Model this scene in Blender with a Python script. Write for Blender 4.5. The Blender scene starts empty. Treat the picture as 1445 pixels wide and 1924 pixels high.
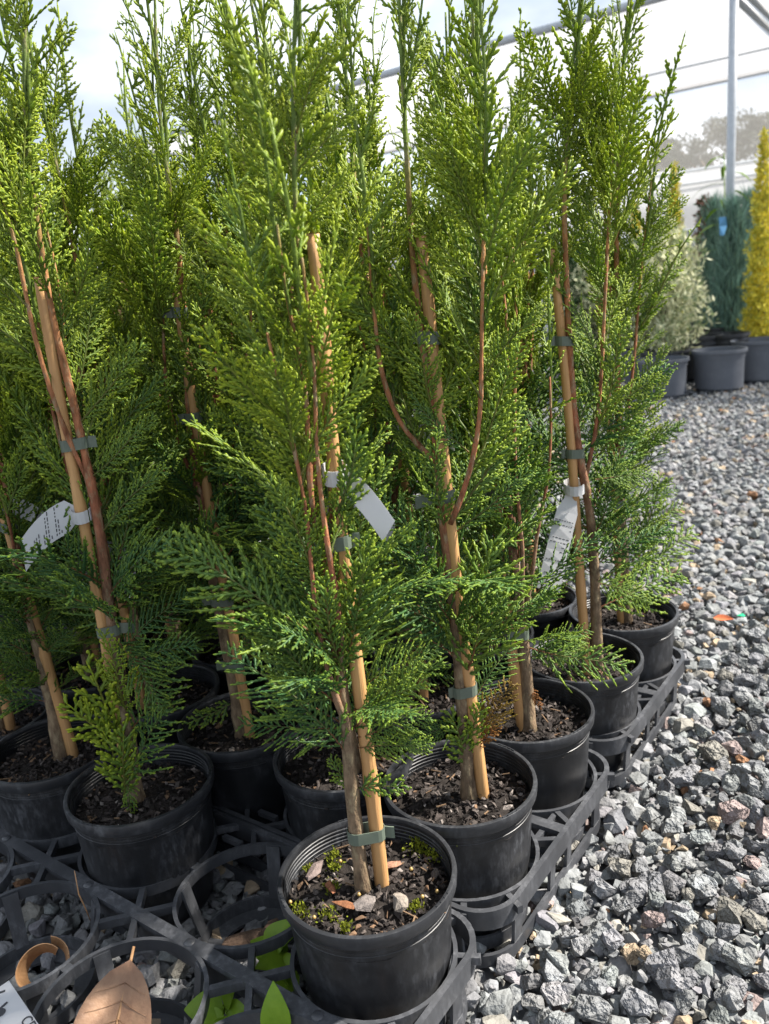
import bpy, math, random
import numpy as np
from mathutils import Vector, Matrix

random.seed(7); RNG = np.random.default_rng(7)
SC = bpy.context.scene
COL = SC.collection

# ------------------------------------------------------------------ camera, sky, sun, exposure
W, H = 1445, 1924
PITCH, ROLL, FPX, CAMZ = math.radians(15.062), math.radians(5.261), 1541.6, 0.660
FW = np.array([0, math.cos(PITCH), -math.sin(PITCH)])
UP0 = np.array([0, math.sin(PITCH), math.cos(PITCH)]); RT0 = np.array([1.0, 0, 0])
RT = math.cos(ROLL) * RT0 - math.sin(ROLL) * UP0
UP = math.sin(ROLL) * RT0 + math.cos(ROLL) * UP0
cam = bpy.data.cameras.new('camera'); camo = bpy.data.objects.new('camera', cam); COL.objects.link(camo)
camo.matrix_world = Matrix(((RT[0], UP[0], -FW[0], 0), (RT[1], UP[1], -FW[1], 0), (RT[2], UP[2], -FW[2], CAMZ), (0, 0, 0, 1)))
cam.sensor_fit = 'VERTICAL'; cam.sensor_height = 24; cam.lens = FPX / H * 24
cam.clip_start = 0.02; cam.clip_end = 3000
cam.dof.use_dof = True; cam.dof.focus_distance = 0.80; cam.dof.aperture_fstop = 6.0
SC.camera = camo

SUN_EL, SUN_AZ = math.radians(46), math.radians(83)     # azimuth from +Y towards +X
SUN_STRENGTH, EXPOSURE = 3.4, 2.02
SKY_STRENGTH, CLOUD = 0.06, 0.43
wd = bpy.data.worlds.new('World'); SC.world = wd; wd.use_nodes = True
nt = wd.node_tree; nt.nodes.clear()
def N(tree, typ, **kw):
    n = tree.nodes.new(typ)
    for k, v in kw.items():
        if k.startswith('i_'):
            key = k[2:]; key = int(key) if key.isdigit() else key.replace('_', ' ')
            n.inputs[key].default_value = v
        else: setattr(n, k, v)
    return n
sky = N(nt, 'ShaderNodeTexSky', sky_type='NISHITA', sun_disc=False, sun_elevation=SUN_EL, sun_rotation=SUN_AZ, air_density=1.0, dust_density=1.0)
bg1 = N(nt, 'ShaderNodeBackground', i_Strength=SKY_STRENGTH); nt.links.new(sky.outputs[0], bg1.inputs[0])
tc = N(nt, 'ShaderNodeTexCoord'); mp = N(nt, 'ShaderNodeMapping'); mp.inputs['Scale'].default_value = (1, 1, 2.2)
nt.links.new(tc.outputs['Generated'], mp.inputs[0])
n1 = N(nt, 'ShaderNodeTexNoise', i_Scale=2.1, i_Detail=7.0, i_Roughness=0.55); nt.links.new(mp.outputs[0], n1.inputs['Vector'])
cr = N(nt, 'ShaderNodeValToRGB'); cr.color_ramp.elements[0].position = 0.33; cr.color_ramp.elements[1].position = 0.52
nt.links.new(n1.outputs[0], cr.inputs[0])
n2 = N(nt, 'ShaderNodeTexNoise', i_Scale=3.2, i_Detail=6.0, i_Roughness=0.5); nt.links.new(mp.outputs[0], n2.inputs['Vector'])
cc = N(nt, 'ShaderNodeValToRGB'); cc.color_ramp.elements[0].position = 0.38; cc.color_ramp.elements[1].position = 0.66
cc.color_ramp.elements[0].color = (0.36, 0.43, 0.52, 1); cc.color_ramp.elements[1].color = (0.90, 0.93, 0.98, 1)
nt.links.new(n2.outputs[0], cc.inputs[0])
bg2 = N(nt, 'ShaderNodeBackground', i_Strength=CLOUD); nt.links.new(cc.outputs[0], bg2.inputs[0])
mx = N(nt, 'ShaderNodeMixShader'); nt.links.new(cr.outputs[0], mx.inputs[0]); nt.links.new(bg1.outputs[0], mx.inputs[1]); nt.links.new(bg2.outputs[0], mx.inputs[2])
wo = N(nt, 'ShaderNodeOutputWorld'); nt.links.new(mx.outputs[0], wo.inputs[0])
sl = bpy.data.lights.new('sun', 'SUN'); sl.energy = SUN_STRENGTH; sl.angle = math.radians(2.0); sl.color = (1, 0.94, 0.85)
so = bpy.data.objects.new('sun', sl); COL.objects.link(so)
sdir = Vector((math.sin(SUN_AZ) * math.cos(SUN_EL), math.cos(SUN_AZ) * math.cos(SUN_EL), math.sin(SUN_EL)))
so.rotation_euler = sdir.to_track_quat('Z', 'Y').to_euler(); so.location = (3, 2, 6)
vs = SC.view_settings; vs.view_transform = 'Standard'; vs.look = 'None'; vs.exposure = EXPOSURE; vs.gamma = 1; vs.use_curve_mapping = False
SC.cycles.max_bounces = 12; SC.cycles.diffuse_bounces = 9; SC.cycles.transparent_max_bounces = 12
SC.cycles.use_adaptive_sampling = True

# ------------------------------------------------------------------ helpers
def ray(px, py): return FW + ((px - W / 2) / FPX) * RT + ((H / 2 - py) / FPX) * UP
def at_y(px, py, y): v = ray(px, py); v = v * (y / v[1]); return np.array([v[0], v[1], v[2] + CAMZ])
def at_z(px, py, z): v = ray(px, py); v = v * ((z - CAMZ) / v[2]); return np.array([v[0], v[1], v[2] + CAMZ])
def unit(v): v = np.asarray(v, float); return v / (np.linalg.norm(v) + 1e-12)

class MB:
    """collects vertices, faces and per-vertex colours"""
    def __init__(s): s.v = []; s.f = []; s.c = []; s.n = 0
    def add(s, v, f, c=None):
        v = np.asarray(v, float).reshape(-1, 3); s.v.append(v)
        s.f += [tuple(i + s.n for i in q) for q in f]
        if c is None: c = np.zeros((len(v), 3))
        c = np.asarray(c, float)
        if c.ndim == 1: c = np.tile(c, (len(v), 1))
        s.c.append(c); s.n += len(v); return s
    def box(s, c, size, rz=0, M=None, col=None):
        hx, hy, hz = np.asarray(size, float) / 2
        v = np.array([[x, y, z] for x in (-hx, hx) for y in (-hy, hy) for z in (-hz, hz)])
        if M is not None: v = v @ np.asarray(M).T
        if rz: a = math.cos(rz); b = math.sin(rz); v = v @ np.array([[a, b, 0], [-b, a, 0], [0, 0, 1]])
        return s.add(v + np.asarray(c), [(0, 1, 3, 2), (4, 6, 7, 5), (0, 4, 5, 1), (2, 3, 7, 6), (0, 2, 6, 4), (1, 5, 7, 3)], col)
    def bar(s, a, b, w, h, col=None):
        a = np.asarray(a, float); b = np.asarray(b, float); d = b - a; L = np.linalg.norm(d); d /= L
        up = np.array([0, 0, 1.0]) if abs(d[2]) < .95 else np.array([1.0, 0, 0])
        sd = unit(np.cross(up, d)); u = np.cross(d, sd)
        return s.box((a + b) / 2, (L, w, h), M=np.stack([d, sd, u], 1), col=col)
    def lathe(s, prof, seg=32, c=(0, 0, 0), a0=0, a1=2 * math.pi, closed=False, col=None):
        prof = np.asarray(prof, float); full = abs(a1 - a0 - 2 * math.pi) < 1e-6
        th = np.linspace(a0, a1, seg, endpoint=False) if full else np.linspace(a0, a1, seg)
        v = np.stack([np.outer(np.cos(th), prof[:, 0]), np.outer(np.sin(th), prof[:, 0]), np.outer(np.ones_like(th), prof[:, 1])], -1) + np.asarray(c)
        m = len(prof); f = []
        for i in range(seg if full else seg - 1):
            j = (i + 1) % seg
            for k in range(m if closed else m - 1):
                l = (k + 1) % m; f.append((i * m + k, j * m + k, j * m + l, i * m + l))
        return s.add(v, f, col)
    def tube(s, P, R, seg=8, cap=True, cols=None, jit=0):
        P = np.asarray(P, float); n = len(P); R = np.broadcast_to(np.asarray(R, float), (n,))
        T = np.gradient(P, axis=0); T /= np.linalg.norm(T, axis=1)[:, None] + 1e-12
        ref = np.array([1.0, 0, 0]) if abs(T[0, 0]) < .8 else np.array([0, 1.0, 0])
        th = np.linspace(0, 2 * math.pi, seg, endpoint=False); V = []
        for i in range(n):
            a = unit(np.cross(T[i], ref)); b = np.cross(T[i], a); ref = np.cross(a, T[i]) if False else ref
            r = R[i] * (1 + (RNG.uniform(-jit, jit, seg) if jit else 0))
            V.append(P[i] + (np.cos(th) * r)[:, None] * a + (np.sin(th) * r)[:, None] * b)
        f = [(i * seg + k, i * seg + (k + 1) % seg, (i + 1) * seg + (k + 1) % seg, (i + 1) * seg + k) for i in range(n - 1) for k in range(seg)]
        if cap: f += [tuple(range(seg))[::-1], tuple((n - 1) * seg + k for k in range(seg))]
        c = None if cols is None else np.repeat(np.asarray(cols, float), seg, axis=0)
        return s.add(np.concatenate(V), f, c)
    def ribbon(s, P, Sd, thick=0.0008, col=None):
        """strip of real thickness: P centre line, Sd half-width vectors"""
        P = np.asarray(P, float); Sd = np.asarray(Sd, float); n = len(P)
        T = np.gradient(P, axis=0); Nn = np.cross(T, Sd); Nn /= np.linalg.norm(Nn, axis=1)[:, None] + 1e-12
        Nn *= thick / 2
        v = np.concatenate([P - Sd + Nn, P + Sd + Nn, P + Sd - Nn, P - Sd - Nn]); f = []
        for i in range(n - 1):
            for a, b in ((0, 1), (1, 2), (2, 3), (3, 0)): f.append((a * n + i, b * n + i, b * n + i + 1, a * n + i + 1))
        f += [(0, 3 * n, 2 * n, n), (n - 1, 2 * n - 1, 3 * n - 1, 4 * n - 1)]
        return s.add(v, f, col)
    def mesh(s, name, mats, smooth=False):
        v = np.concatenate(s.v); c = np.concatenate(s.c)
        return make_mesh(name, v, s.f, c, mats, smooth)
    def build(s, name, mats, parent=None, smooth=False):
        return link(name, s.mesh(name, mats, smooth), parent)

def make_mesh(name, v, f, c, mats, smooth=False):
    me = bpy.data.meshes.new(name)
    me.vertices.add(len(v)); me.vertices.foreach_set('co', np.ascontiguousarray(v, dtype=np.float32).ravel())
    if isinstance(f, np.ndarray):
        tot = np.full(len(f), f.shape[1], dtype=np.int32); idx = f.astype(np.int32).ravel()
    else:
        tot = np.fromiter((len(q) for q in f), dtype=np.int32, count=len(f)); idx = np.fromiter((i for q in f for i in q), dtype=np.int32)
    st = np.concatenate([[0], np.cumsum(tot)[:-1]]).astype(np.int32)
    me.loops.add(len(idx)); me.loops.foreach_set('vertex_index', idx)
    me.polygons.add(len(tot)); me.polygons.foreach_set('loop_start', st); me.polygons.foreach_set('loop_total', tot)
    me.polygons.foreach_set('use_smooth', np.full(len(tot), bool(smooth)))
    if c is not None:
        at = me.color_attributes.new('Col', 'FLOAT_COLOR', 'POINT')
        at.data.foreach_set('color', np.concatenate([c, np.ones((len(c), 1))], 1).astype(np.float32).ravel())
    for m in (mats if isinstance(mats, (list, tuple)) else [mats]): me.materials.append(m)
    me.update(calc_edges=True); me.validate(); return me
def link(name, me, parent=None):
    o = bpy.data.objects.new(name, me); COL.objects.link(o)
    if parent is not None: o.parent = parent
    return o
def thing(name, label, cat, loc=(0, 0, 0), rz=0, group=None):
    o = bpy.data.objects.new(name, None); COL.objects.link(o); o.empty_display_size = .02
    o.location = loc; o.rotation_euler = (0, 0, rz); return tag(o, label, cat, group)
def tag(o, label, cat, group=None):
    o['label'] = label; o['category'] = cat
    if group: o['group'] = group
    return o
def kind(o, k): o['kind'] = k; return o
def autosmooth(me, deg=35):
    me.polygons.foreach_set('use_smooth', np.ones(len(me.polygons), bool))
    try: me.set_sharp_from_angle(angle=math.radians(deg))
    except Exception: pass
    return me

# ------------------------------------------------------------------ materials
def mat(name, base=(.5, .5, .5), rough=.6, spec=.5, vary=0.0, vscale=40, base2=None, bump=0.0, bscale=120, stretch=None, coords='Object', transl=None, attr=False, objcol=False, det=4, patch=None, pscale=90):
    m = bpy.data.materials.new(name); m.use_nodes = True; t = m.node_tree; b = t.nodes['Principled BSDF']
    b.inputs['Roughness'].default_value = rough; b.inputs['Specular IOR Level'].default_value = spec
    tc = N(t, 'ShaderNodeTexCoord'); mp = N(t, 'ShaderNodeMapping'); t.links.new(tc.outputs[coords], mp.inputs[0])
    if stretch: mp.inputs['Scale'].default_value = stretch
    col = None
    if attr: col = N(t, 'ShaderNodeAttribute', attribute_name='Col').outputs['Color']
    elif objcol: col = N(t, 'ShaderNodeObjectInfo').outputs['Color']
    if vary or base2:
        nz = N(t, 'ShaderNodeTexNoise', i_Scale=vscale, i_Detail=float(det), i_Roughness=.6); t.links.new(mp.outputs[0], nz.inputs['Vector'])
        rp = N(t, 'ShaderNodeMapRange', i_1=.3, i_2=.7); t.links.new(nz.outputs[0], rp.inputs[0])
        if base2:
            mm = N(t, 'ShaderNodeMix', data_type='RGBA'); mm.inputs[6].default_value = (*base, 1); mm.inputs[7].default_value = (*base2, 1)
            t.links.new(rp.outputs[0], mm.inputs[0]); c2 = mm.outputs[2]
        else:
            r2 = N(t, 'ShaderNodeMapRange', i_1=0., i_2=1., i_3=1 - vary, i_4=1 + vary); t.links.new(rp.outputs[0], r2.inputs[0])
            mm = N(t, 'ShaderNodeMix', data_type='RGBA', blend_type='MULTIPLY'); mm.inputs[0].default_value = 1
            if col is not None: t.links.new(col, mm.inputs[6])
            else: mm.inputs[6].default_value = (*base, 1)
            t.links.new(r2.outputs[0], mm.inputs[7]); c2 = mm.outputs[2]
        col = c2
    if patch:
        n3 = N(t, 'ShaderNodeTexNoise', i_Scale=float(pscale), i_Detail=5., i_Roughness=.65); t.links.new(mp.outputs[0], n3.inputs['Vector'])
        r3 = N(t, 'ShaderNodeMapRange', i_1=.50 if pscale > 50 else .60, i_2=.64 if pscale > 50 else .74, i_3=0., i_4=.85); t.links.new(n3.outputs[0], r3.inputs[0])
        m3 = N(t, 'ShaderNodeMix', data_type='RGBA'); t.links.new(r3.outputs[0], m3.inputs[0]); t.links.new(col, m3.inputs[6]); m3.inputs[7].default_value = (*patch, 1); col = m3.outputs[2]
    if col is not None: t.links.new(col, b.inputs['Base Color'])
    else: b.inputs['Base Color'].default_value = (*base, 1)
    if bump:
        nb = N(t, 'ShaderNodeTexNoise', i_Scale=bscale, i_Detail=5.0); t.links.new(mp.outputs[0], nb.inputs['Vector'])
        bp = N(t, 'ShaderNodeBump', i_Strength=bump, i_Distance=.002); t.links.new(nb.outputs[0], bp.inputs['Height']); t.links.new(bp.outputs[0], b.inputs['Normal'])
    if transl:
        tr = N(t, 'ShaderNodeBsdfTranslucent'); ms = N(t, 'ShaderNodeMixShader'); ms.inputs[0].default_value = transl
        if col is not None: t.links.new(col, tr.inputs[0])
        else: tr.inputs[0].default_value = (*base, 1)
        t.links.new(b.outputs[0], ms.inputs[1]); t.links.new(tr.outputs[0], ms.inputs[2]); t.links.new(ms.outputs[0], t.nodes['Material Output'].inputs[0])
    return m

def plastic_mat(name, base, dust, rough=.42, scuff=1.0):
    m = bpy.data.materials.new(name); m.use_nodes = True; t = m.node_tree; b = t.nodes['Principled BSDF']
    tc = N(t, 'ShaderNodeTexCoord'); oi = N(t, 'ShaderNodeObjectInfo')
    ad = N(t, 'ShaderNodeVectorMath', operation='ADD'); t.links.new(tc.outputs['Object'], ad.inputs[0])
    sc = N(t, 'ShaderNodeVectorMath', operation='SCALE'); cb = N(t, 'ShaderNodeCombineXYZ'); t.links.new(oi.outputs['Random'], cb.inputs[0]); t.links.new(oi.outputs['Random'], cb.inputs[1])
    t.links.new(cb.outputs[0], sc.inputs[0]); sc.inputs['Scale'].default_value = 7; t.links.new(sc.outputs[0], ad.inputs[1])
    n1 = N(t, 'ShaderNodeTexNoise', i_Scale=16., i_Detail=6., i_Roughness=.65); n2 = N(t, 'ShaderNodeTexNoise', i_Scale=160., i_Detail=4., i_Roughness=.7)
    st = N(t, 'ShaderNodeMapping'); st.inputs['Scale'].default_value = (1, 1, .35); t.links.new(ad.outputs[0], st.inputs[0])
    t.links.new(ad.outputs[0], n1.inputs['Vector']); t.links.new(st.outputs[0], n2.inputs['Vector'])
    mu = N(t, 'ShaderNodeMath', operation='MULTIPLY'); r1 = N(t, 'ShaderNodeMapRange', i_1=.42, i_2=.75); r2 = N(t, 'ShaderNodeMapRange', i_1=.45, i_2=.72)
    t.links.new(n1.outputs[0], r1.inputs[0]); t.links.new(n2.outputs[0], r2.inputs[0]); t.links.new(r1.outputs[0], mu.inputs[0]); t.links.new(r2.outputs[0], mu.inputs[1])
    ad2 = N(t, 'ShaderNodeMath', operation='MULTIPLY_ADD', use_clamp=True); t.links.new(mu.outputs[0], ad2.inputs[0]); ad2.inputs[1].default_value = scuff; 
    r3 = N(t, 'ShaderNodeMapRange', i_1=.35, i_2=.8, i_3=0., i_4=.2); t.links.new(n1.outputs[0], r3.inputs[0]); t.links.new(r3.outputs[0], ad2.inputs[2])
    mm = N(t, 'ShaderNodeMix', data_type='RGBA'); mm.inputs[6].default_value = (*base, 1); mm.inputs[7].default_value = (*dust, 1)
    t.links.new(ad2.outputs[0], mm.inputs[0]); t.links.new(mm.outputs[2], b.inputs['Base Color'])
    rr = N(t, 'ShaderNodeMapRange', i_1=0., i_2=1., i_3=rough, i_4=rough + .3); t.links.new(ad2.outputs[0], rr.inputs[0]); t.links.new(rr.outputs[0], b.inputs['Roughness'])
    bp = N(t, 'ShaderNodeBump', i_Strength=.12, i_Distance=.001); t.links.new(n2.outputs[0], bp.inputs['Height']); t.links.new(bp.outputs[0], b.inputs['Normal'])
    return m

def foliage_mat():
    m = bpy.data.materials.new('conifer_scales'); m.use_nodes = True; t = m.node_tree; b = t.nodes['Principled BSDF']
    a = N(t, 'ShaderNodeAttribute', attribute_name='Col'); sp = N(t, 'ShaderNodeSeparateColor'); t.links.new(a.outputs['Color'], sp.inputs[0])
    oi = N(t, 'ShaderNodeObjectInfo'); so_ = N(t, 'ShaderNodeSeparateColor'); t.links.new(oi.outputs['Color'], so_.inputs[0])
    def mixc(fac, c1, c2):
        mm = N(t, 'ShaderNodeMix', data_type='RGBA')
        (t.links.new(fac, mm.inputs[0]) if not isinstance(fac, float) else setattr(mm.inputs[0], 'default_value', fac))
        for i, c in ((6, c1), (7, c2)):
            if isinstance(c, tuple): mm.inputs[i].default_value = (*c, 1)
            else: t.links.new(c, mm.inputs[i])
        return mm.outputs[2]
    old = mixc(so_.outputs[0], (.047, .140, .052), (.225, .325, .030))      # old scales, by the age of the branch
    new = mixc(so_.outputs[0], (.31, .45, .040), (.54, .60, .032))      # growing tips
    g = mixc(sp.outputs[0], old, new)
    g = mixc(so_.outputs[1], g, (.30, .105, .030))                        # dead, rust coloured branches
    wd_ = mixc(so_.outputs[2], (.115, .155, .045), (.27, .125, .062))        # young green stem .. brown twig
    c = mixc(sp.outputs[1], g, wd_)
    tc = N(t, 'ShaderNodeTexCoord'); nz = N(t, 'ShaderNodeTexNoise', i_Scale=300., i_Detail=2.); t.links.new(tc.outputs['Object'], nz.inputs['Vector'])
    r = N(t, 'ShaderNodeMapRange', i_1=.3, i_2=.7, i_3=.68, i_4=1.35); t.links.new(nz.outputs[0], r.inputs[0])
    mu = N(t, 'ShaderNodeMix', data_type='RGBA', blend_type='MULTIPLY'); mu.inputs[0].default_value = 1; t.links.new(c, mu.inputs[6]); t.links.new(r.outputs[0], mu.inputs[7]); c = mu.outputs[2]
    t.links.new(c, b.inputs['Base Color']); b.inputs['Roughness'].default_value = .45; b.inputs['Specular IOR Level'].default_value = .4
    bp = N(t, 'ShaderNodeBump', i_Strength=.5, i_Distance=.001); t.links.new(nz.outputs[0], bp.inputs['Height']); t.links.new(bp.outputs[0], b.inputs['Normal'])
    tr = N(t, 'ShaderNodeBsdfTranslucent'); t.links.new(c, tr.inputs[0]); ms = N(t, 'ShaderNodeMixShader'); ms.inputs[0].default_value = .47
    t.links.new(b.outputs[0], ms.inputs[1]); t.links.new(tr.outputs[0], ms.inputs[2]); t.links.new(ms.outputs[0], t.nodes['Material Output'].inputs[0])
    return m

M = dict(
    pot=plastic_mat('black_pot_plastic', (.0065, .007, .0085), (.080, .084, .094), .40, 1.0),
    rim=plastic_mat('black_rim_plastic', (.017, .018, .021), (.12, .125, .135), .38, .8),
    tray=plastic_mat('grey_tray_plastic', (.036, .038, .043), (.15, .155, .17), .40, .9),
    bigpot=plastic_mat('grey_pot_plastic', (.085, .094, .112), (.19, .20, .225), .5, .5),
    leaf=foliage_mat(),
    bark=mat('trunk_bark', vary=.55, vscale=75, stretch=(1.4, 1.4, .6), bump=1.0, bscale=230, patch=(.26, .205, .125), pscale=110, attr=True, rough=.85, spec=.2),
    stake=mat('bamboo', (.40, .215, .085), .5, .4, base2=(.52, .30, .125), vscale=60, stretch=(3, 3, .12), bump=.4, bscale=150, patch=(.27, .13, .065), pscale=34),
    tie=mat('tie_tape', (.155, .19, .15), .38, .5, vary=.12, vscale=60, transl=.3),
    tagw=mat('white_label_plastic', (.60, .60, .61), .35, .5, transl=.25),
    ink=mat('label_print', (.03, .03, .035), .6),
    soil=mat('bark_chips', vary=.35, vscale=300, attr=True, rough=.85, spec=.3, bump=.6, bscale=700),
    moss=mat('moss', (.075, .10, .010), .9, .1, base2=(.19, .205, .02), vscale=300, transl=.2),
    prill=mat('fertiliser_prill', (.33, .22, .07), .35, .6, vary=.3, vscale=300),
    stone=mat('crushed_stone', vary=.28, vscale=85, bump=.5, bscale=280, attr=True, rough=.86, spec=.2, det=6),
    stoneo=mat('crushed_stone_single', vary=.26, vscale=95, bump=.9, bscale=300, objcol=True, rough=.85, spec=.2, det=6),
    steel=mat('galvanised_steel', (.42, .45, .48), .42, .6, vary=.12, vscale=30),
    cloth=mat('white_shade_cloth', (.52, .505, .49), .8, .2, vary=.04, vscale=8, transl=.62),
    white=mat('white_tunnel_film', (.50, .51, .525), .45, .4, vary=.05, vscale=3, transl=.35),
    deadleaf=mat('dead_leaf', (.16, .078, .045), .55, .4, base2=(.30, .18, .105), vscale=28, bump=.5, bscale=150, det=7),
    curl=mat('curled_dead_leaf', (.25, .13, .055), .5, .4, base2=(.38, .22, .11), vscale=60, bump=.5, bscale=180),
    weed=mat('weed_leaf', (.19, .33, .022), .42, .4, base2=(.27, .42, .035), vscale=60, bump=.35, bscale=140, transl=.45),
    orange=mat('orange_leaf', (.52, .15, .06), .55, .3, vary=.2, vscale=80),
    green=mat('green_plastic', (.01, .36, .17), .35),
    blue=mat('blue_plastic', (.10, .30, .55), .4),
    bgleaf=mat('shrub_leaf', vary=.25, vscale=40, attr=True, rough=.6, spec=.3, transl=.25),
    twig=mat('grey_bark', (.13, .095, .07), .9, .1, vary=.3, vscale=40),
)
# clear film of a side curtain
def film_mat():
    m = bpy.data.materials.new('clear_film'); m.use_nodes = True; t = m.node_tree; t.nodes.remove(t.nodes['Principled BSDF'])
    tp = N(t, 'ShaderNodeBsdfTransparent'); df = N(t, 'ShaderNodeBsdfDiffuse'); df.inputs[0].default_value = (.72, .70, .66, 1)
    tl = N(t, 'ShaderNodeBsdfTranslucent'); tl.inputs[0].default_value = (.72, .70, .66, 1)
    a = N(t, 'ShaderNodeMixShader'); a.inputs[0].default_value = .6; t.links.new(df.outputs[0], a.inputs[1]); t.links.new(tl.outputs[0], a.inputs[2])
    b = N(t, 'ShaderNodeMixShader'); b.inputs[0].default_value = .27; t.links.new(tp.outputs[0], b.inputs[1]); t.links.new(a.outputs[0], b.inputs[2])
    t.links.new(b.outputs[0], t.nodes['Material Output'].inputs[0]); return m
def chip(m):
    t = m.node_tree; b = t.nodes['Principled BSDF']; src = b.inputs['Normal'].links[0].from_node; mp = [n for n in t.nodes if n.type == 'MAPPING'][0]
    nb = N(t, 'ShaderNodeTexNoise', i_Scale=95., i_Detail=3.); t.links.new(mp.outputs[0], nb.inputs['Vector']); bp = N(t, 'ShaderNodeBump', i_Strength=.8, i_Distance=.006)
    t.links.new(nb.outputs[0], bp.inputs['Height']); t.links.new(bp.outputs[0], src.inputs['Normal'])
chip(M['stone'])
def chip_obj(m):
    t = m.node_tree; b = t.nodes['Principled BSDF']; src = b.inputs['Normal'].links[0].from_node
    tc = [n for n in t.nodes if n.type == 'TEX_COORD'][0]; nb = N(t, 'ShaderNodeTexNoise', i_Scale=2.8, i_Detail=3.); oi = N(t, 'ShaderNodeObjectInfo'); ad = N(t, 'ShaderNodeVectorMath', operation='ADD')
    t.links.new(tc.outputs['Object'], ad.inputs[0]); cb = N(t, 'ShaderNodeCombineXYZ'); mu = N(t, 'ShaderNodeMath', operation='MULTIPLY', i_1=40.); t.links.new(oi.outputs['Random'], mu.inputs[0]); t.links.new(mu.outputs[0], cb.inputs[0]); t.links.new(cb.outputs[0], ad.inputs[1])
    t.links.new(ad.outputs[0], nb.inputs['Vector']); bp = N(t, 'ShaderNodeBump', i_Strength=.55, i_Distance=.16); t.links.new(nb.outputs[0], bp.inputs['Height']); t.links.new(bp.outputs[0], src.inputs['Normal'])
    for n in t.nodes:
        if n.type == 'TEX_NOISE' and n != nb:
            n.inputs['Scale'].default_value = 9. if n.inputs['Detail'].default_value == 5 else 3.2
            for l in list(n.inputs['Vector'].links): t.links.remove(l)
            t.links.new(ad.outputs[0], n.inputs['Vector'])
        if n.type == 'BUMP' and n != bp: n.inputs['Distance'].default_value = .03; n.inputs['Strength'].default_value = .28
chip_obj(M['stoneo'])
M['film'] = film_mat()
def weave(m, f):
    t = m.node_tree; out = t.nodes['Material Output']; sh = out.inputs[0].links[0].from_socket
    tp = N(t, 'ShaderNodeBsdfTransparent'); ms = N(t, 'ShaderNodeMixShader'); ms.inputs[0].default_value = f
    t.links.new(sh, ms.inputs[1]); t.links.new(tp.outputs[0], ms.inputs[2]); t.links.new(ms.outputs[0], out.inputs[0])
weave(M['cloth'], .42)

# ------------------------------------------------------------------ layout of the block (all on one lattice)
D = np.array([-.8006, .5991]); NV = np.array([.5991, .8006]); CP = .16
B0 = np.array([-.0948, .5581])                 # middle of the front tray's near end
ZT, ZR, ZS = .078, .1584, .136                # tray top, pot rim, soil
RH = math.atan2(D[1], D[0])
ROW = {'z': B0 - NV * CP / 2, 'a': B0 + NV * CP / 2}
ROW['b'] = ROW['a'] + NV * (CP + .0036) - D * .0036; ROW['c'] = ROW['b'] + NV * CP
ROW['d'] = ROW['c'] + NV * (CP + .0187) + D * .0076; ROW['e'] = ROW['d'] + NV * CP
def cell(r, k): return ROW[r] + D * (CP * k + (.006 if k > 4 else 0))
JIT = {('a', 0): (.0014, .0081), ('b', 0): (-.0017, .0071), ('c', 0): (-.0013, .0147), ('d', 0): (-.0017, -.0058), ('e', 0): (.0018, .0067),
       ('a', 2): (.0048, -.0045), ('b', 2): (.0008, -.0107), ('b', 1): (.0024, -.0119)}

# ------------------------------------------------------------------ ground and gravel
g = MB(); S = 400.0
g.add([[-S, -S, -.014], [S, -S, -.014], [S, S, -.014], [-S, S, -.014]], [(0, 1, 2, 3)])
def ground_mat():
    m = bpy.data.materials.new('gravel_ground'); m.use_nodes = True; t = m.node_tree; b = t.nodes['Principled BSDF']; b.inputs['Roughness'].default_value = .9
    tc = N(t, 'ShaderNodeTexCoord'); v = N(t, 'ShaderNodeTexVoronoi', i_Scale=36.); t.links.new(tc.outputs['Object'], v.inputs['Vector'])
    r = N(t, 'ShaderNodeValToRGB'); r.color_ramp.elements[0].color = (.07, .07, .075, 1); r.color_ramp.elements[1].color = (.20, .20, .20, 1)
    e = r.color_ramp.elements.new(.6); e.color = (.14, .14, .145, 1)
    t.links.new(v.outputs['Color'], r.inputs[0]); t.links.new(r.outputs[0], b.inputs['Base Color'])
    bp = N(t, 'ShaderNodeBump', i_Strength=1., i_Distance=.02, invert=True); t.links.new(v.outputs['Distance'], bp.inputs['Height']); t.links.new(bp.outputs[0], b.inputs['Normal'])
    return m
ground = kind(g.build('ground', ground_mat()), 'structure')

def hull(n, seed):
    """angular stone: convex hull of n points on a squashed ball, about 1 across"""
    import bmesh
    r = np.random.default_rng(seed); p = r.normal(size=(n, 3)); p /= np.linalg.norm(p, axis=1)[:, None]
    p = np.sign(p) * np.abs(p) ** r.uniform(.62, .85); p /= (np.abs(p) ** 3).sum(1)[:, None] ** (1 / 3); p *= r.uniform(.90, 1.04, (n, 1))
    p = p @ np.linalg.qr(r.normal(size=(3, 3)))[0] * np.array([.50, .50 * r.uniform(.68, 1.0), .50 * r.uniform(.55, .85)])
    bm = bmesh.new()
    for q in p: bm.verts.new(q)
    bmesh.ops.convex_hull(bm, input=bm.verts)
    bmesh.ops.dissolve_limit(bm, angle_limit=math.radians(13), verts=bm.verts, edges=bm.edges)
    bmesh.ops.triangulate(bm, faces=bm.faces)
    for v in [v for v in bm.verts if not v.link_faces]: bm.verts.remove(v)
    bm.verts.index_update(); V = np.array([v.co[:] for v in bm.verts]); F = np.array([[v.index for v in f.verts] for f in bm.faces]); bm.free()
    return V, F
NEAR = [hull(random.choice((16, 18, 21, 24)), 100 + i) for i in range(26)]
FAR = [hull(10, 200 + i) for i in range(12)]
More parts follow.
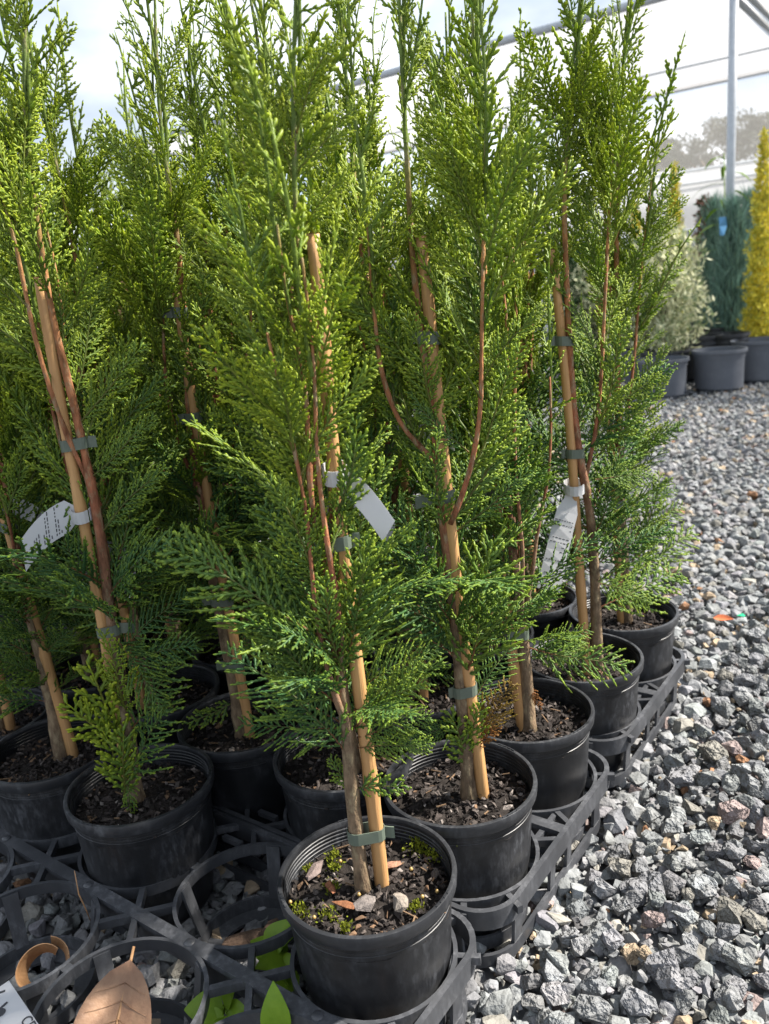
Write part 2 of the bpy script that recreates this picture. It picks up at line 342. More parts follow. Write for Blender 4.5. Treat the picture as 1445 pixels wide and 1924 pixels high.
def stone_colour(n):
    r = RNG.uniform(0, 1, n); v = RNG.uniform(.76, 1.22, (n, 1))
    c = np.array([.196, .200, .203]) * v * (1 + RNG.normal(0, .016, (n, 3)))
    c = np.where((r > .86)[:, None], np.array([.225, .215, .19]) * v, c)
    c = np.where((r > .925)[:, None], np.array([.31, .24, .165]) * v, c)
    c = np.where((r > .968)[:, None], np.array([.24, .19, .18]) * v, c)
    c = np.where((r > .990)[:, None], np.array([.25, .135, .075]) * v, c)
    return c
def rotmats(n, flat=.35):
    a = RNG.uniform(0, 2 * math.pi, n); q = RNG.normal(0, flat, n); w = RNG.normal(0, flat, n)
    ca, sa, cb, sb, cc_, sc_ = np.cos(a), np.sin(a), np.cos(q), np.sin(q), np.cos(w), np.sin(w)
    Z = np.zeros((n, 3, 3)); Z[:, 0, 0] = ca; Z[:, 0, 1] = -sa; Z[:, 1, 0] = sa; Z[:, 1, 1] = ca; Z[:, 2, 2] = 1
    X = np.zeros((n, 3, 3)); X[:, 0, 0] = 1; X[:, 1, 1] = cb; X[:, 1, 2] = -sb; X[:, 2, 1] = sb; X[:, 2, 2] = cb
    Y = np.zeros((n, 3, 3)); Y[:, 1, 1] = 1; Y[:, 0, 0] = cc_; Y[:, 0, 2] = sc_; Y[:, 2, 0] = -sc_; Y[:, 2, 2] = cc_
    return Z @ X @ Y
def stone_positions():
    out = []
    for (sp, z0, z1, lo, hi, keep, y0, y1) in ((.0185, -.012, -.002, .015, .028, 1., .2, 2.4), (.0265, -.001, .007, .017, .037, .92, .2, 2.4),
                                                (.0255, -.008, .004, .020, .034, 1., 2.4, 5.8)):
        ys = np.arange(y0, y1, sp); xs = np.arange(-3.4, 3.8, sp); X, Y = np.meshgrid(xs, ys)
        X = X.ravel() + RNG.uniform(-.45, .45, X.size) * sp; Y = Y.ravel() + RNG.uniform(-.45, .45, Y.size) * sp
        ok = (np.abs(X) < .56 * Y + .32) & (RNG.uniform(0, 1, X.size) < keep)
        X, Y = X[ok], Y[ok]; n = len(X)
        sz = lo + (hi - lo) * RNG.beta(1.6, 2.2, n)
        out.append(np.stack([X, Y, RNG.uniform(z0, z1, n), sz, np.full(n, y0)], 1))
    return np.concatenate(out)
ST = stone_positions()
# individual stones: those that show largest beside the trays
Q = ST[:, :3] - np.array([0, 0, CAMZ]); dep = Q @ FW; px = W / 2 + FPX * (Q @ RT) / dep; py = H / 2 - FPX * (Q @ UP) / dep
uu = (ST[:, :2] - B0) @ D; vv = (ST[:, :2] - B0) @ NV
vis = (px > -10) & (px < W + 10) & (py < H + 15) & (ST[:, 2] > -.001) & (uu < -.10) & (ST[:, 4] < 1)
score = np.where(vis, ST[:, 3] / dep, 0); HERO = np.argsort(-score)[:300]
mask = np.ones(len(ST), bool); mask[HERO] = False
stone_me = [autosmooth(make_mesh('stone', v, f, None, M['stoneo']), 24) for v, f in NEAR]
def stones_joined(rows, lib, name):
    V = []; F = []; C = []; off = 0; n = len(rows); R = rotmats(n); cols = stone_colour(n); which = RNG.integers(0, len(lib), n)
    for j, (v, f) in enumerate(lib):
        ii = np.where(which == j)[0]
        if not len(ii): continue
        P = np.einsum('nij,vj->nvi', R[ii], v) * rows[ii, 3][:, None, None] + rows[ii, :3][:, None, :]
        V.append(P.reshape(-1, 3)); F.append((f[None] + (np.arange(len(ii)) * len(v))[:, None, None]).reshape(-1, 3) + off); off += len(ii) * len(v)
        C.append(np.repeat(cols[ii], len(v), axis=0))
    return kind(link(name, make_mesh(name, np.concatenate(V), np.concatenate(F), np.concatenate(C), M['stone'])), 'stuff')
rest = ST[mask]
sp = .0115; X, Y = np.meshgrid(np.arange(-1.1, 1.5, sp), np.arange(.25, 1.7, sp)); X = X.ravel() + RNG.uniform(-.5, .5, X.size) * sp; Y = Y.ravel() + RNG.uniform(-.5, .5, Y.size) * sp
ok = np.abs(X) < .56 * Y + .2; n = ok.sum(); fines = np.stack([X[ok], Y[ok], RNG.uniform(-.009, .004, n), RNG.uniform(.006, .013, n), np.ones(n)], 1)
stones_joined(fines, FAR, 'gravel_fines')
stones_joined(rest[rest[:, 4] < 1], NEAR, 'gravel'); stones_joined(rest[rest[:, 4] >= 1], FAR, 'far_gravel')
hr_ = rotmats(300, .30); hc = stone_colour(300)
for i, k in enumerate(HERO):
    o = link('stone', stone_me[i % len(stone_me)], ground)
    s = ST[k, 3] * 1.08; o.matrix_world = Matrix.Translation(ST[k, :3] + np.array([0, 0, .004])) @ Matrix(hr_[i].tolist()).to_4x4() @ Matrix.Diagonal((s, s, s, 1)); o.color = (*hc[i], 1)

# ------------------------------------------------------------------ shade roof, tunnel, far trees
def dirn(u, v, z): p = D * u + NV * v; return np.array([p[0], p[1], z])
def pu(x, y): q = np.array([x, y]); return q @ D, q @ NV
RZ = 2.2; VN, VF = 5.57, 8.44
uL = pu(-2.026, 8.649)[0]; uR = -3.4
canopy = thing('shade_canopy', 'flat white shade cloth roof on galvanised pipes above the gravel yard', 'canopy')
mb = MB(); nu, nv = 26, 12; vv_ = []
for i in range(nu + 1):
    for j in range(nv + 1):
        u = uR + (uL - uR) * i / nu; v = VN + (VF - VN) * j / nv
        vv_.append(dirn(u, v, RZ - .012 - .035 * math.sin(math.pi * j / nv) * (0.6 + .4 * math.sin(i * 1.1))))
ff = [(i * (nv + 1) + j, (i + 1) * (nv + 1) + j, (i + 1) * (nv + 1) + j + 1, i * (nv + 1) + j + 1) for i in range(nu) for j in range(nv)]
mb.add(vv_, ff); mb.build('roof_cloth', M['cloth'], canopy, True)
for v in (VN, VF):
    mb = MB(); mb.tube([dirn(uR, v, RZ), dirn((uR + uL) / 2, v, RZ + .006), dirn(uL, v, RZ)], .028, 10); mb.build('edge_pipe', M['steel'], canopy, True)
mb = MB(); mb.tube([dirn(uR, 7.35, RZ - .045), dirn(uL, 7.35, RZ - .045)], .008, 6); mb.build('support_wire', M['steel'], canopy, True)
for u in (uL, (uL + uR) / 2 - .3):
    mb = MB(); mb.tube([dirn(u, VN, RZ - .03), dirn(u, VF, RZ - .03)], .022, 8); mb.build('cross_pipe', M['steel'], canopy, True)
up_, vp_ = pu(*at_y(1380, 300, 5.33)[:2])
POSTS = [(up_, VN, 'galvanised steel post of the shade roof behind the yellow conifer'), (uL, VN, 'galvanised roof post at the left end of the shade roof'),
         (uL, VF, 'galvanised roof post at the far left corner of the shade roof')]
mb = MB(); mb.tube([dirn(up_, VN, RZ - .02), dirn(up_, VF, RZ - .02)], .022, 8); mb.build('cross_pipe', M['steel'], canopy, True)
for i, (u, v, lb) in enumerate(POSTS):
    t = thing('roof_post', lb, 'post', dirn(u, v, -.02), group='posts of the shade roof')
    mb = MB(); mb.tube([(0, 0, 0), (0, 0, 1.1), (0, 0, RZ - .01)], .026, 14); mb.build('pole', M['steel'], t, True)
    mb = MB(); mb.lathe([(.026, RZ - .06), (.034, RZ - .06), (.034, RZ - .02), (.026, RZ - .02)], 14); mb.build('collar', M['steel'], t)
# clear side curtain hanging from the far pipe
cur = thing('side_curtain', 'hazy clear plastic curtain hanging under the far edge of the shade roof', 'curtain')
mb = MB(); n = 60; vv_ = []
for i in range(n + 1):
    u = uR + (uL - uR) * i / n
    for z in (.95, RZ - .03): vv_.append(dirn(u, VF + .05 + .012 * math.sin(i * 1.9), z))
mb.add(vv_, [(2 * i, 2 * i + 2, 2 * i + 3, 2 * i + 1) for i in range(n)]); mb.build('film_sheet', M['film'], cur, True)
mb = MB(); mb.tube([dirn(uR, VF + .05, .95), dirn(uL, VF + .05, .95)], .018, 8); mb.build('hem_pipe', M['steel'], cur, True)

# low white tunnel house behind the roof
tun = thing('tunnel_house', 'long low white plastic tunnel house behind the yard', 'greenhouse')
def arch(v0, wd_, h, n=14): return [(v0 + wd_ * (.5 - .5 * math.cos(math.pi * i / n)), h * (.58 + .42 * math.sin(math.pi * i / n)) if 0 < i < n else 0) for i in range(n + 1)]
pr = arch(9.2, 4.2, 1.72); us = np.linspace(-6, 16, 23); mb = MB(); m_ = len(pr)
mb.add([dirn(u, v, z - .012 * (i % 2)) for i, u in enumerate(us) for v, z in pr], [(i * m_ + k, (i + 1) * m_ + k, (i + 1) * m_ + k + 1, i * m_ + k + 1) for i in range(len(us) - 1) for k in range(m_ - 1)])
mb.build('film_cover', M['white'], tun, True)
for i, u in enumerate(us[::2]):
    mb = MB(); mb.tube([dirn(u, v, z + .012) for v, z in pr], .016, 6); mb.build('hoop', M['steel'], tun, True)
for k in (3, 5):
    mb = MB(); mb.tube([dirn(us[0], pr[k][0] - .02, pr[k][1] + .02), dirn(us[-1], pr[k][0] - .02, pr[k][1] + .02)], .02, 6); mb.build('purlin', M['steel'], tun, True)

def leaf_cloud(mb, pts, size, cols, aspect=.45, updir=None, jitter=1.0):
    """many small bent leaves at pts"""
    n = len(pts)
    d = RNG.normal(size=(n, 3)) * jitter
    if updir is not None: d = d + np.asarray(updir)
    d /= np.linalg.norm(d, axis=1)[:, None]; s = np.cross(d, RNG.normal(size=(n, 3))); s /= np.linalg.norm(s, axis=1)[:, None]
    L = (size * RNG.uniform(.7, 1.3, n))[:, None]; w = L * aspect / 2
    V = np.stack([pts, pts + d * L * .45 + s * w, pts + d * L, pts + d * L * .45 - s * w], 1).reshape(-1, 3)
    F = [(4 * i, 4 * i + 1, 4 * i + 2, 4 * i + 3) for i in range(n)]
    mb.add(V, F, np.repeat(cols, 4, axis=0))
def far_tree(x, y, h, w, seed, label, cat='tree', group=None):
    t = thing('gum_tree', label, cat, (x, y, -.1), group=group); r = np.random.default_rng(seed)
    mb = MB(); mb.tube([(0, 0, 0), (.1, 0, h * .3), (-.1, .1, h * .55), (.1, 0, h * .8)], [.28, .22, .16, .05], 8); mb.build('trunk', M['twig'], t, True)
    for k in range(4):
        a = r.uniform(0, 6.28); mb = MB(); mb.tube([(0, 0, h * .4), (math.cos(a) * w * .2, math.sin(a) * w * .2, h * .6), (math.cos(a) * w * .36, math.sin(a) * w * .36, h * .78)], [.12, .08, .03], 6); mb.build('limb', M['twig'], t, True)
    mb = MB()
    for k in range(26):
        a = r.uniform(0, 6.28); q = r.uniform(0, .42) * w; z = h * r.uniform(.30, .93); q *= math.sqrt(max(.1, 1 - ((z / h - .55) / .5) ** 2))
        c = np.array([math.cos(a) * q, math.sin(a) * q, z]); rad = w * r.uniform(.09, .17)
        p = r.normal(size=(430, 3)); p /= np.linalg.norm(p, axis=1)[:, None]; p *= rad * r.uniform(.55, 1.0, (430, 1)) * np.array([1.15, 1.15, .75]); 
        leaf_cloud(mb, p + c, .20, np.array([.040, .048, .030]) * r.uniform(.65, 1.35, (430, 1)))
    kind(mb.build('crown', M['bgleaf'], t), 'stuff')
for (pxx, yy, top, wpx, lb) in ((1385, 42, 196, 270, 'tall rounded gum tree seen hazily behind the steel post'), (1275, 46, 246, 130, 'smaller open gum tree left of the tall rounded one'),
                                (1470, 50, 222, 150, 'gum tree cut off by the right edge of the picture'), (1190, 52, 292, 150, 'low far gum tree mostly behind the rightmost conifers')):
    p = at_y(pxx, top, yy); far_tree(p[0], yy, p[2] + .1, wpx / FPX * yy, int(pxx), lb, group='gum trees beyond the nursery')
# far scrub along the horizon
mb = MB(); pts = []
for i in range(9000):
    x = RNG.uniform(-45, 60); pts.append((x, 56 + RNG.uniform(-3, 3), abs(RNG.normal(0, .5)) * (2.6 + 1.2 * math.sin(x * .35)) + .1))
leaf_cloud(mb, np.array(pts), .75, np.array([.11, .105, .07]) * RNG.uniform(.7, 1.3, (len(pts), 1)), .7)
kind(mb.build('far_scrub', M['bgleaf']), 'stuff')

# ------------------------------------------------------------------ background pots and plants
def big_pot(parent, r, h, m='bigpot', full=True):
    mb = MB(); mb.lathe([(0, 0), (r * .76, 0), (r * .80, .02), (r * .94, h * .80), (r * .97, h * .80), (r * .99, h - .018), (r * 1.06, h - .016), (r * 1.06, h), (r * .99, h), (r * .95, h * .8), (r * .93, h * .72 if full else .02), (0, h * .72 if full else .02)], 28)
    o = link('pot', autosmooth(mb.mesh('pot', M[m])), parent); return o
def soil_disc(parent, r, z):
    mb = MB(); n = 300; p = RNG.uniform(-1, 1, (n, 2)); p = p[np.hypot(p[:, 0], p[:, 1]) < .95] * r
    mb.lathe([(0, z), (r, z - .004)], 20, col=(.03, .022, .016))
    for q in p: mb.box((q[0], q[1], z + .002), (RNG.uniform(.006, .02), RNG.uniform(.004, .009), .006), rz=RNG.uniform(0, 6), col=np.array([.05, .036, .026]) * RNG.uniform(.5, 1.6))
    kind(mb.build('potting_mix', M['soil'], parent), 'stuff')
def bgplant(name, label, cat, x, y, r, h, kindp, ph, pw, z0=0.0, group=None, m='bigpot'):
    t = thing(name, label, cat, (x, y, z0), group=group); big_pot(t, r, h, m); soil_disc(t, r * .93, h * .74); b = h * .74
    mb = MB(); mb.tube([(0, 0, b - .02), (.004, .003, b + ph * .4), (0, 0, b + ph * .8)], [.010, .007, .002], 7); mb.build('trunk', M['twig'], t, True)
    mb = MB()
    if kindp == 'variegated':
        n = 5200; z = RNG.beta(1.5, 1.3, n); a = RNG.uniform(0, 6.283, n); rad = pw / 2 * np.sin(np.clip(.18 + z * .82, 0, 1) * math.pi) ** .6 * RNG.uniform(.3, 1.18, n) * (1 + .25 * np.sin(a * 3 + z * 11))
        pts = np.stack([np.cos(a) * rad, np.sin(a) * rad, b + .03 + z * ph], 1)
        c = np.where(RNG.uniform(0, 1, (n, 1)) < .62, np.array([.66, .66, .42]), np.array([.20, .25, .12])) * RNG.uniform(.8, 1.2, (n, 1))
        leaf_cloud(mb, pts, .040, c, .28, (0, 0, .9))
    elif kindp == 'yellow':
        n = 5200; z = RNG.beta(.95, 1.45, n); a = RNG.uniform(0, 6.283, n); rad = pw / 2 * (1 - z) ** .62 * RNG.uniform(.35, 1.12, n) * (1 + .22 * np.sin(z * 31 + a * 2)) * (1 + .12 * np.sin(a * 4 + z * 17))
        pts = np.stack([np.cos(a) * rad, np.sin(a) * rad, b + .01 + z * ph], 1)
        c = np.where(RNG.uniform(0, 1, (n, 1)) < .6, np.array([.74, .63, .07]), np.array([.44, .42, .05])) * RNG.uniform(.8, 1.2, (n, 1))
        leaf_cloud(mb, pts, .030, c, .35, (0, 0, 1.3))
    elif kindp == 'blue':
        n = 2600; z = RNG.uniform(0, 1, n) ** 1.2; a = RNG.uniform(0, 6.283, n); rad = pw / 2 * (1 - z * .75) * RNG.uniform(.1, 1, n) ** .5
        pts = np.stack([np.cos(a) * rad, np.sin(a) * rad, b + .02 + z * ph * .85], 1)
        c = np.array([.15, .255, .20]) * RNG.uniform(.55, 1.4, (n, 1)); leaf_cloud(mb, pts, .13, c, .05, (0, 0, 3.2))
    elif kindp == 'rust':
        n = 1500; z = RNG.uniform(0, 1, n); a = RNG.uniform(0, 6.283, n); rad = pw / 2 * np.sqrt(RNG.uniform(0, 1, n)) * (1 - z * .6)
        pts = np.stack([np.cos(a) * rad, np.sin(a) * rad, b + .05 + z * ph], 1)
        c = np.where(RNG.uniform(0, 1, (n, 1)) < .6, np.array([.16, .07, .045]), np.array([.06, .10, .04])) * RNG.uniform(.7, 1.3, (n, 1)); leaf_cloud(mb, pts, .04, c, .45, (0, 0, .4))
    else:
        n = 5000; z = RNG.uniform(0, 1, n); a = RNG.uniform(0, 6.283, n); rad = pw / 2 * (1 - z * .8) * RNG.uniform(.35, 1.05, n) * (1 + .15 * np.sin(a * 3 + z * 8))
        pts = np.stack([np.cos(a) * rad, np.sin(a) * rad, b + .02 + z * ph], 1)
        c = np.array([.05, .10, .035]) * RNG.uniform(.6, 1.5, (n, 1)); leaf_cloud(mb, pts, .035, c, .4, (0, 0, .8))
    kind(mb.build('foliage', M['bgleaf'], t), 'stuff'); return t
BGP = 'potted plants standing in a row across the yard'
def colx(px_, py_, y): return at_y(px_, py_, y)[0], y
def gpos(px_, py_): return at_z(px_, py_, 0)[:2]
x, y = colx(1250, 690, 4.45); bgplant('potted_shrub', 'pale cream variegated bushy shrub in dark pot beside the empty grey pots', 'potted shrub', x, y, .125, .22, 'variegated', .68, .36, group=BGP, m='rim')
x, y = colx(1212, 690, 4.65); bgplant('potted_shrub', 'cream variegated shrub half hidden by the corner conifer, left of the bushy one', 'potted shrub', x, y, .125, .22, 'variegated', .62, .36, group=BGP)
x, y = colx(1110, 690, 5.0); bgplant('potted_shrub', 'cream variegated shrub glimpsed through the stems of the corner conifers', 'potted shrub', x, y, .125, .22, 'variegated', .60, .38, group=BGP, m='rim')
x, y = colx(1425, 640, 4.80); bgplant('yellow_conifer', 'bright yellow pencil shaped conifer in black pot at the right edge', 'potted conifer', x, y, .16, .225, 'yellow', 1.14, .175, group=BGP, m='rim')
x, y = colx(1266, 640, 5.6); bgplant('yellow_conifer', 'slim yellow conifer peeping over the cream variegated shrub', 'potted conifer', x, y, .13, .22, 'yellow', 1.10, .17, group=BGP, m='rim')
x, y = colx(1196, 640, 5.9); bgplant('yellow_conifer', 'second slim yellow conifer further left behind the variegated shrubs', 'potted conifer', x, y, .13, .22, 'yellow', .90, .17, group=BGP, m='rim')
for pxx, yy, ph_, lb in ((1340, 5.75, .92, 'blue green rush like plant left of the steel post'), (1374, 5.10, .86, 'blue green rush like plant in front of the steel post'), (1404, 6.0, .98, 'blue green rush like plant between the steel post and the yellow conifer'), (1445, 6.1, .95, 'blue green rush like plant behind the yellow conifer')):
    x, y = colx(pxx, 630, yy); bgplant('potted_rush', lb, 'potted plant', x, y, .14, .23, 'blue', ph_, .30, group=BGP, m='rim')
x, y = colx(1322, 640, 6.2); bgplant('potted_shrub', 'rusty leaved shrub among the blue green plants left of the post', 'potted shrub', x, y, .13, .24, 'rust', .86, .24, group=BGP, m='rim')
for i, (u, lb) in enumerate(((2.0, 'dark green pot shrub behind the block, first left of the variegated shrubs'), (2.9, 'dark green pot shrub behind the block, middle one of three'), (3.8, 'dark green pot shrub behind the block, furthest left'))):
    p = D * u + NV * 4.75; bgplant('potted_shrub', lb, 'potted shrub', p[0], p[1], .14, .24, 'green', .62, .42, group=BGP, m='rim')
# tall plant with long arching leaves
x, y = colx(1357, 640, 5.5); t = thing('tall_leafy_plant', 'tall thin plant with long arching leaves beside the steel post', 'potted plant', (x, y, 0), group=BGP); big_pot(t, .13, .22, 'rim'); soil_disc(t, .12, .16)
mb = MB(); mb.tube([(0, 0, .14), (.01, 0, .7), (-.01, 0, 1.30)], [.006, .005, .003], 6); mb.build('stem', M['weed'], t, True)
for k in range(13):
    z = .66 + .05 * k; a = k * 2.4; L = .20; ca, sa = math.cos(a), math.sin(a); q = np.linspace(0, 1, 6); mb = MB()
    P = np.stack([ca * L * q, sa * L * q, z + .10 * q - .16 * q ** 2], 1); wd2 = .017 * np.sin(np.pi * np.clip(q, .06, .97)); Sd = np.outer(wd2, [-sa, ca, 0]); mb.ribbon(P, Sd, .001); mb.build('leaf', M['weed'], t, True)
# empty pots
for i, (pxx, pyy, yy, r, h, lb) in enumerate(((1351, 700, 4.28, .128, .215, 'empty grey pot in front, tapering, alone on the gravel'), (1424, 690, 4.48, .135, .225, 'grey pot right of the front empty pot, edge cut by the picture'),
        (1312, 680, 4.75, .13, .22, 'dark empty pot behind and left of the front grey pot'), (1362, 670, 4.72, .13, .22, 'dark empty pot directly behind the front grey pot'), (1246, 710, 4.22, .12, .20, 'grey pot just behind the tips of the corner conifer'), (1340, 650, 5.15, .14, .23, 'black empty pot furthest back among the empty pots'))):
    x, y = colx(pxx, pyy, yy); t = thing('empty_pot', lb, 'plant pot', (x, y, 0), group='empty pots across the yard'); big_pot(t, r, h, 'bigpot' if i in (0, 1, 4) else 'rim', False)
    if i in (2, 3, 5):
        mb = MB(); mb.lathe([(r * .9, h * .6), (r * .95, h * 1.08), (r * 1.02, h * 1.08), (r * 1.02, h * 1.15), (r * .96, h * 1.15), (r * .90, h * .6)], 24); link('nested_pot', autosmooth(mb.mesh('nested_pot', M['rim'])), t)
x, y, z = at_y(1357, 425, 4.9); t = MB(); t.ribbon([(0, 0, .05), (.01, .01, 0), (.0, 0, -.05)], [(.02, 0, 0), (.026, .01, 0), (.012, 0, 0)], .001)
o = t.build('plant_label', M['blue']); o.location = (x, y, z); tag(o, 'small blue plastic label hanging among the blue green plants', 'label')

# ------------------------------------------------------------------ trays
TRS = dict(front='black pot tray at the front with most of its rings empty', mid='black pot tray under the second and third rows of conifers', back='black pot tray under the two back rows at the gravel corner',
           midl='black pot tray continuing the second and third rows to the left', backl='black pot tray continuing the two back rows to the left')
RI, RO = .0735, .0765; HB = .013
def ring_mesh():
    mb = MB(); mb.lathe([(RI, ZT - HB), (RO, ZT - HB), (RO + .0006, ZT), (RI - .0004, ZT)], 48, closed=True); return autosmooth(mb.mesh('cell_ring', M['tray']), 40)
def foot_mesh():
    mb = MB(); mb.lathe([(.0575, .004), (.0615, .004), (.0625, .020), (.0595, .020)], 40, closed=True); mb.lathe([(.040, .004), (.0575, .004), (.0575, .007), (.040, .007)], 40, closed=True); return autosmooth(mb.mesh('foot_ring', M['tray']), 40)
def tab_mesh():
    mb = MB(); q = np.linspace(0, 1, 5); P = np.stack([RI - .0012 - (RI - .061) * q ** 1.1, 0 * q, ZT - .002 - (ZT - .020) * q], 1)
    mb.ribbon(P, np.outer(.0080 - .001 * q, [0, 1, 0]), .0026); return mb.mesh('tab', M['tray'])
RING, FOOT, TAB = ring_mesh(), foot_mesh(), tab_mesh()
def rrect(x0, x1, y0, y1, r, n=8):
    pts = []
    for cx, cy, a0 in ((x1 - r, y1 - r, 0), (x0 + r, y1 - r, 90), (x0 + r, y0 + r, 180), (x1 - r, y0 + r, 270)):
        for i in range(n + 1): a = math.radians(a0 + 90 * i / n); pts.append((cx + r * math.cos(a), cy + r * math.sin(a)))
    return np.array(pts)
def band(mb, pts, nrm_in, z0, z1, t):
    n = len(pts); c = pts.mean(0); nx = np.roll(pts, -1, 0) - np.roll(pts, 1, 0); nn = np.stack([nx[:, 1], -nx[:, 0]], 1); nn /= np.linalg.norm(nn, axis=1)[:, None]
    inn = pts - nn * t; v = np.concatenate([np.c_[pts, np.full(n, z0)], np.c_[pts, np.full(n, z1)], np.c_[inn, np.full(n, z1)], np.c_[inn, np.full(n, z0)]]); f = []
    for i in range(n):
        j = (i + 1) % n
        for a, b in ((0, 1), (1, 2), (2, 3), (3, 0)): f.append((a * n + i, a * n + j, b * n + j, b * n + i))
    mb.add(v, f)
def tray(org, label, ncell=5, showfeet=True):
    """org: middle of the beam at cell 0; local x runs along the rows"""
    t = thing('pot_tray', label, 'pot tray', (org[0], org[1], 0), RH, 'black pot trays'); L = ncell * CP
    x0, x1, yh = -RO - .004, (ncell - 1) * CP + RO + .004, CP / 2 + RO + .004
    mb = MB(); pts = rrect(x0, x1, -yh, yh, .045); band(mb, pts, 1, ZT - .020, ZT + .0012, .0055); link('edge_band', autosmooth(mb.mesh('edge_band', M['tray']), 40), t)
    mb = MB(); pts = rrect(x0 + .009, x1 - .009, -yh + .009, yh - .009, .045); band(mb, pts, 1, .002, .016, .004); link('base_band', autosmooth(mb.mesh('base_band', M['tray']), 40), t)
    mb = MB(); mb.box(((x0 + x1) / 2, 0, ZT - .0028), (x1 - x0 - .010, .0135, .006)); mb.box(((x0 + x1) / 2, 0, ZT - .016), (x1 - x0 - .012, .0045, .021)); mb.build('beam', M['tray'], t)
    def pc(nm, a, b, w, h): mb = MB(); mb.bar(a, b, w, h); mb.build(nm, M['tray'], t)
    for k in range(ncell):
        mb = MB(); mb.lathe([(0, .0012), (.0048, .001), (.0054, 0)], 16, (k * CP, 0, ZT + .0004)); mb.build('boss', M['tray'], t, True)
        for s in (-1, 1):
            o = link('cell_ring', RING, t); o.location = (k * CP, s * CP / 2, 0)
            o = link('foot_ring', FOOT, t); o.location = (k * CP, s * CP / 2, 0)
            for j in range(4):
                o = link('tab', TAB, t); o.location = (k * CP, s * CP / 2, 0); o.rotation_euler = (0, 0, math.radians(45 + 90 * j + 22 * s))
            pc('link', (k * CP, 0, ZT - .005), (k * CP, s * (CP / 2 - RI), ZT - .005), .011, .009)
            if k: pc('link', ((k - 1) * CP + RI, s * CP / 2, ZT - .0062), (k * CP - RI, s * CP / 2, ZT - .0062), .010, .0105)
            if k < ncell - 1:
                xk = (k + .5) * CP
                for q in (-1, 1):
                    c = np.array([xk + q * CP / 2, s * CP / 2]); d_ = unit(np.array([-q * .72, -s * .72 * .94])); e_ = c + d_ * (RO - .001)
                    pc('strut', (xk, 0, ZT - .0048), (e_[0], e_[1], ZT - .0048), .0062, .0085)
                    pc('strut', (c[0] - q * .05, s * (CP / 2 + .058), ZT - .0052), (xk + q * .013, s * (yh - .004), ZT - .0052), .0055, .0075)
                pc('strut', (xk - .014, s * (yh - .026), ZT - .0058), (xk + .014, s * (yh - .026), ZT - .0058), .006, .006)
    for xs, sx in ((x0, 1), (x1, -1)):
        for s in (-1, 1):
            c = np.array([0 if sx > 0 else (ncell - 1) * CP, s * CP / 2])
            for an in (62, 28):
                a = math.radians(an); dr = np.array([-sx * math.cos(a), s * math.sin(a)]); e0 = c + dr * RO; e1 = c + dr * (RO + (.021 if an < 45 else .017)); pc('strut', (*e0, ZT - .005), (*e1, ZT - .005), .006, .008)
            pc('strut', (xs + sx * .003, s * .014, ZT - .0055), (c[0] - sx * .052, s * .030, ZT - .0055), .006, .008)
            pc('strut', (xs + sx * .026, s * .002, ZT - .0062), (xs + sx * .026, s * .026, ZT - .0062), .006, .006)
            for (ax, ay, wx, wy) in ((xs + sx * .0085, s * (yh - .056), .0035, .017), (xs + sx * .056, s * (yh - .0085), .017, .0035), (xs + sx * .0085, s * .022, .0035, .012)):
                mb = MB(); v = np.array([[ax + p * wx / 2 + (sx * .004 if z < .03 and wx < wy else 0), ay + q * wy / 2 - (s * .004 if z < .03 and wy < wx else 0), z] for p in (-1, 1) for q in (-1, 1) for z in (.004, ZT - .012)])
                mb.add(v, [(0, 1, 3, 2), (4, 6, 7, 5), (0, 4, 5, 1), (2, 3, 7, 6), (0, 2, 6, 4), (1, 5, 7, 3)]); mb.build('leg', M['tray'], t)
    return t
def tray_org(r1, r2, k): return (cell(r1, k) + cell(r2, k)) / 2
tray(tray_org('z', 'a', 0), TRS['front']); tray(tray_org('b', 'c', 0), TRS['mid']); tray(tray_org('d', 'e', 0), TRS['back'])
tray(tray_org('b', 'c', 5), TRS['midl']); tray(tray_org('d', 'e', 5), TRS['backl'])

# ------------------------------------------------------------------ pots and soil
def pot_mesh():
    z = ZR; p = [(0, .008), (.057, .008), (.0595, .011), (.0705, ZT - .002), (.0728, .110), (.0754, z - .0130), (.0760, z - .0040), (.0752, z - .0030)]
    zz = z - .004
    for i in range(5): p += [(.0752, zz - .0014), (.0746, zz - .0020), (.0746, zz - .0032), (.0751, zz - .0036)]; zz -= .0040
    p += [(.0735, ZS - .012), (0, ZS - .014)]
    mb = MB(); mb.lathe(p, 64); return autosmooth(mb.mesh('pot_shell', [M['pot']]), 30)
def rim_mesh():
    z = ZR; mb = MB(); p = [(.0764, z - .0131), (.0787, z - .0128), (.0802, z - .0108), (.0811, z - .0022), (.0805, z + .0004), (.0790, z + .0008), (.0768, z + .0006), (.0759, z - .0020), (.0761, z - .006)]
    mb.lathe(p, 64)
    for a in (.5, 2.2, 4.4):
        for k in range(4): an = a + k * .075; mb.box((math.cos(an) * .0790, math.sin(an) * .0790, z + .0012), (.0012, .0050, .0010), rz=an)
    return autosmooth(mb.mesh('rim', [M['rim']]), 40)
POT, RIM = pot_mesh(), rim_mesh()
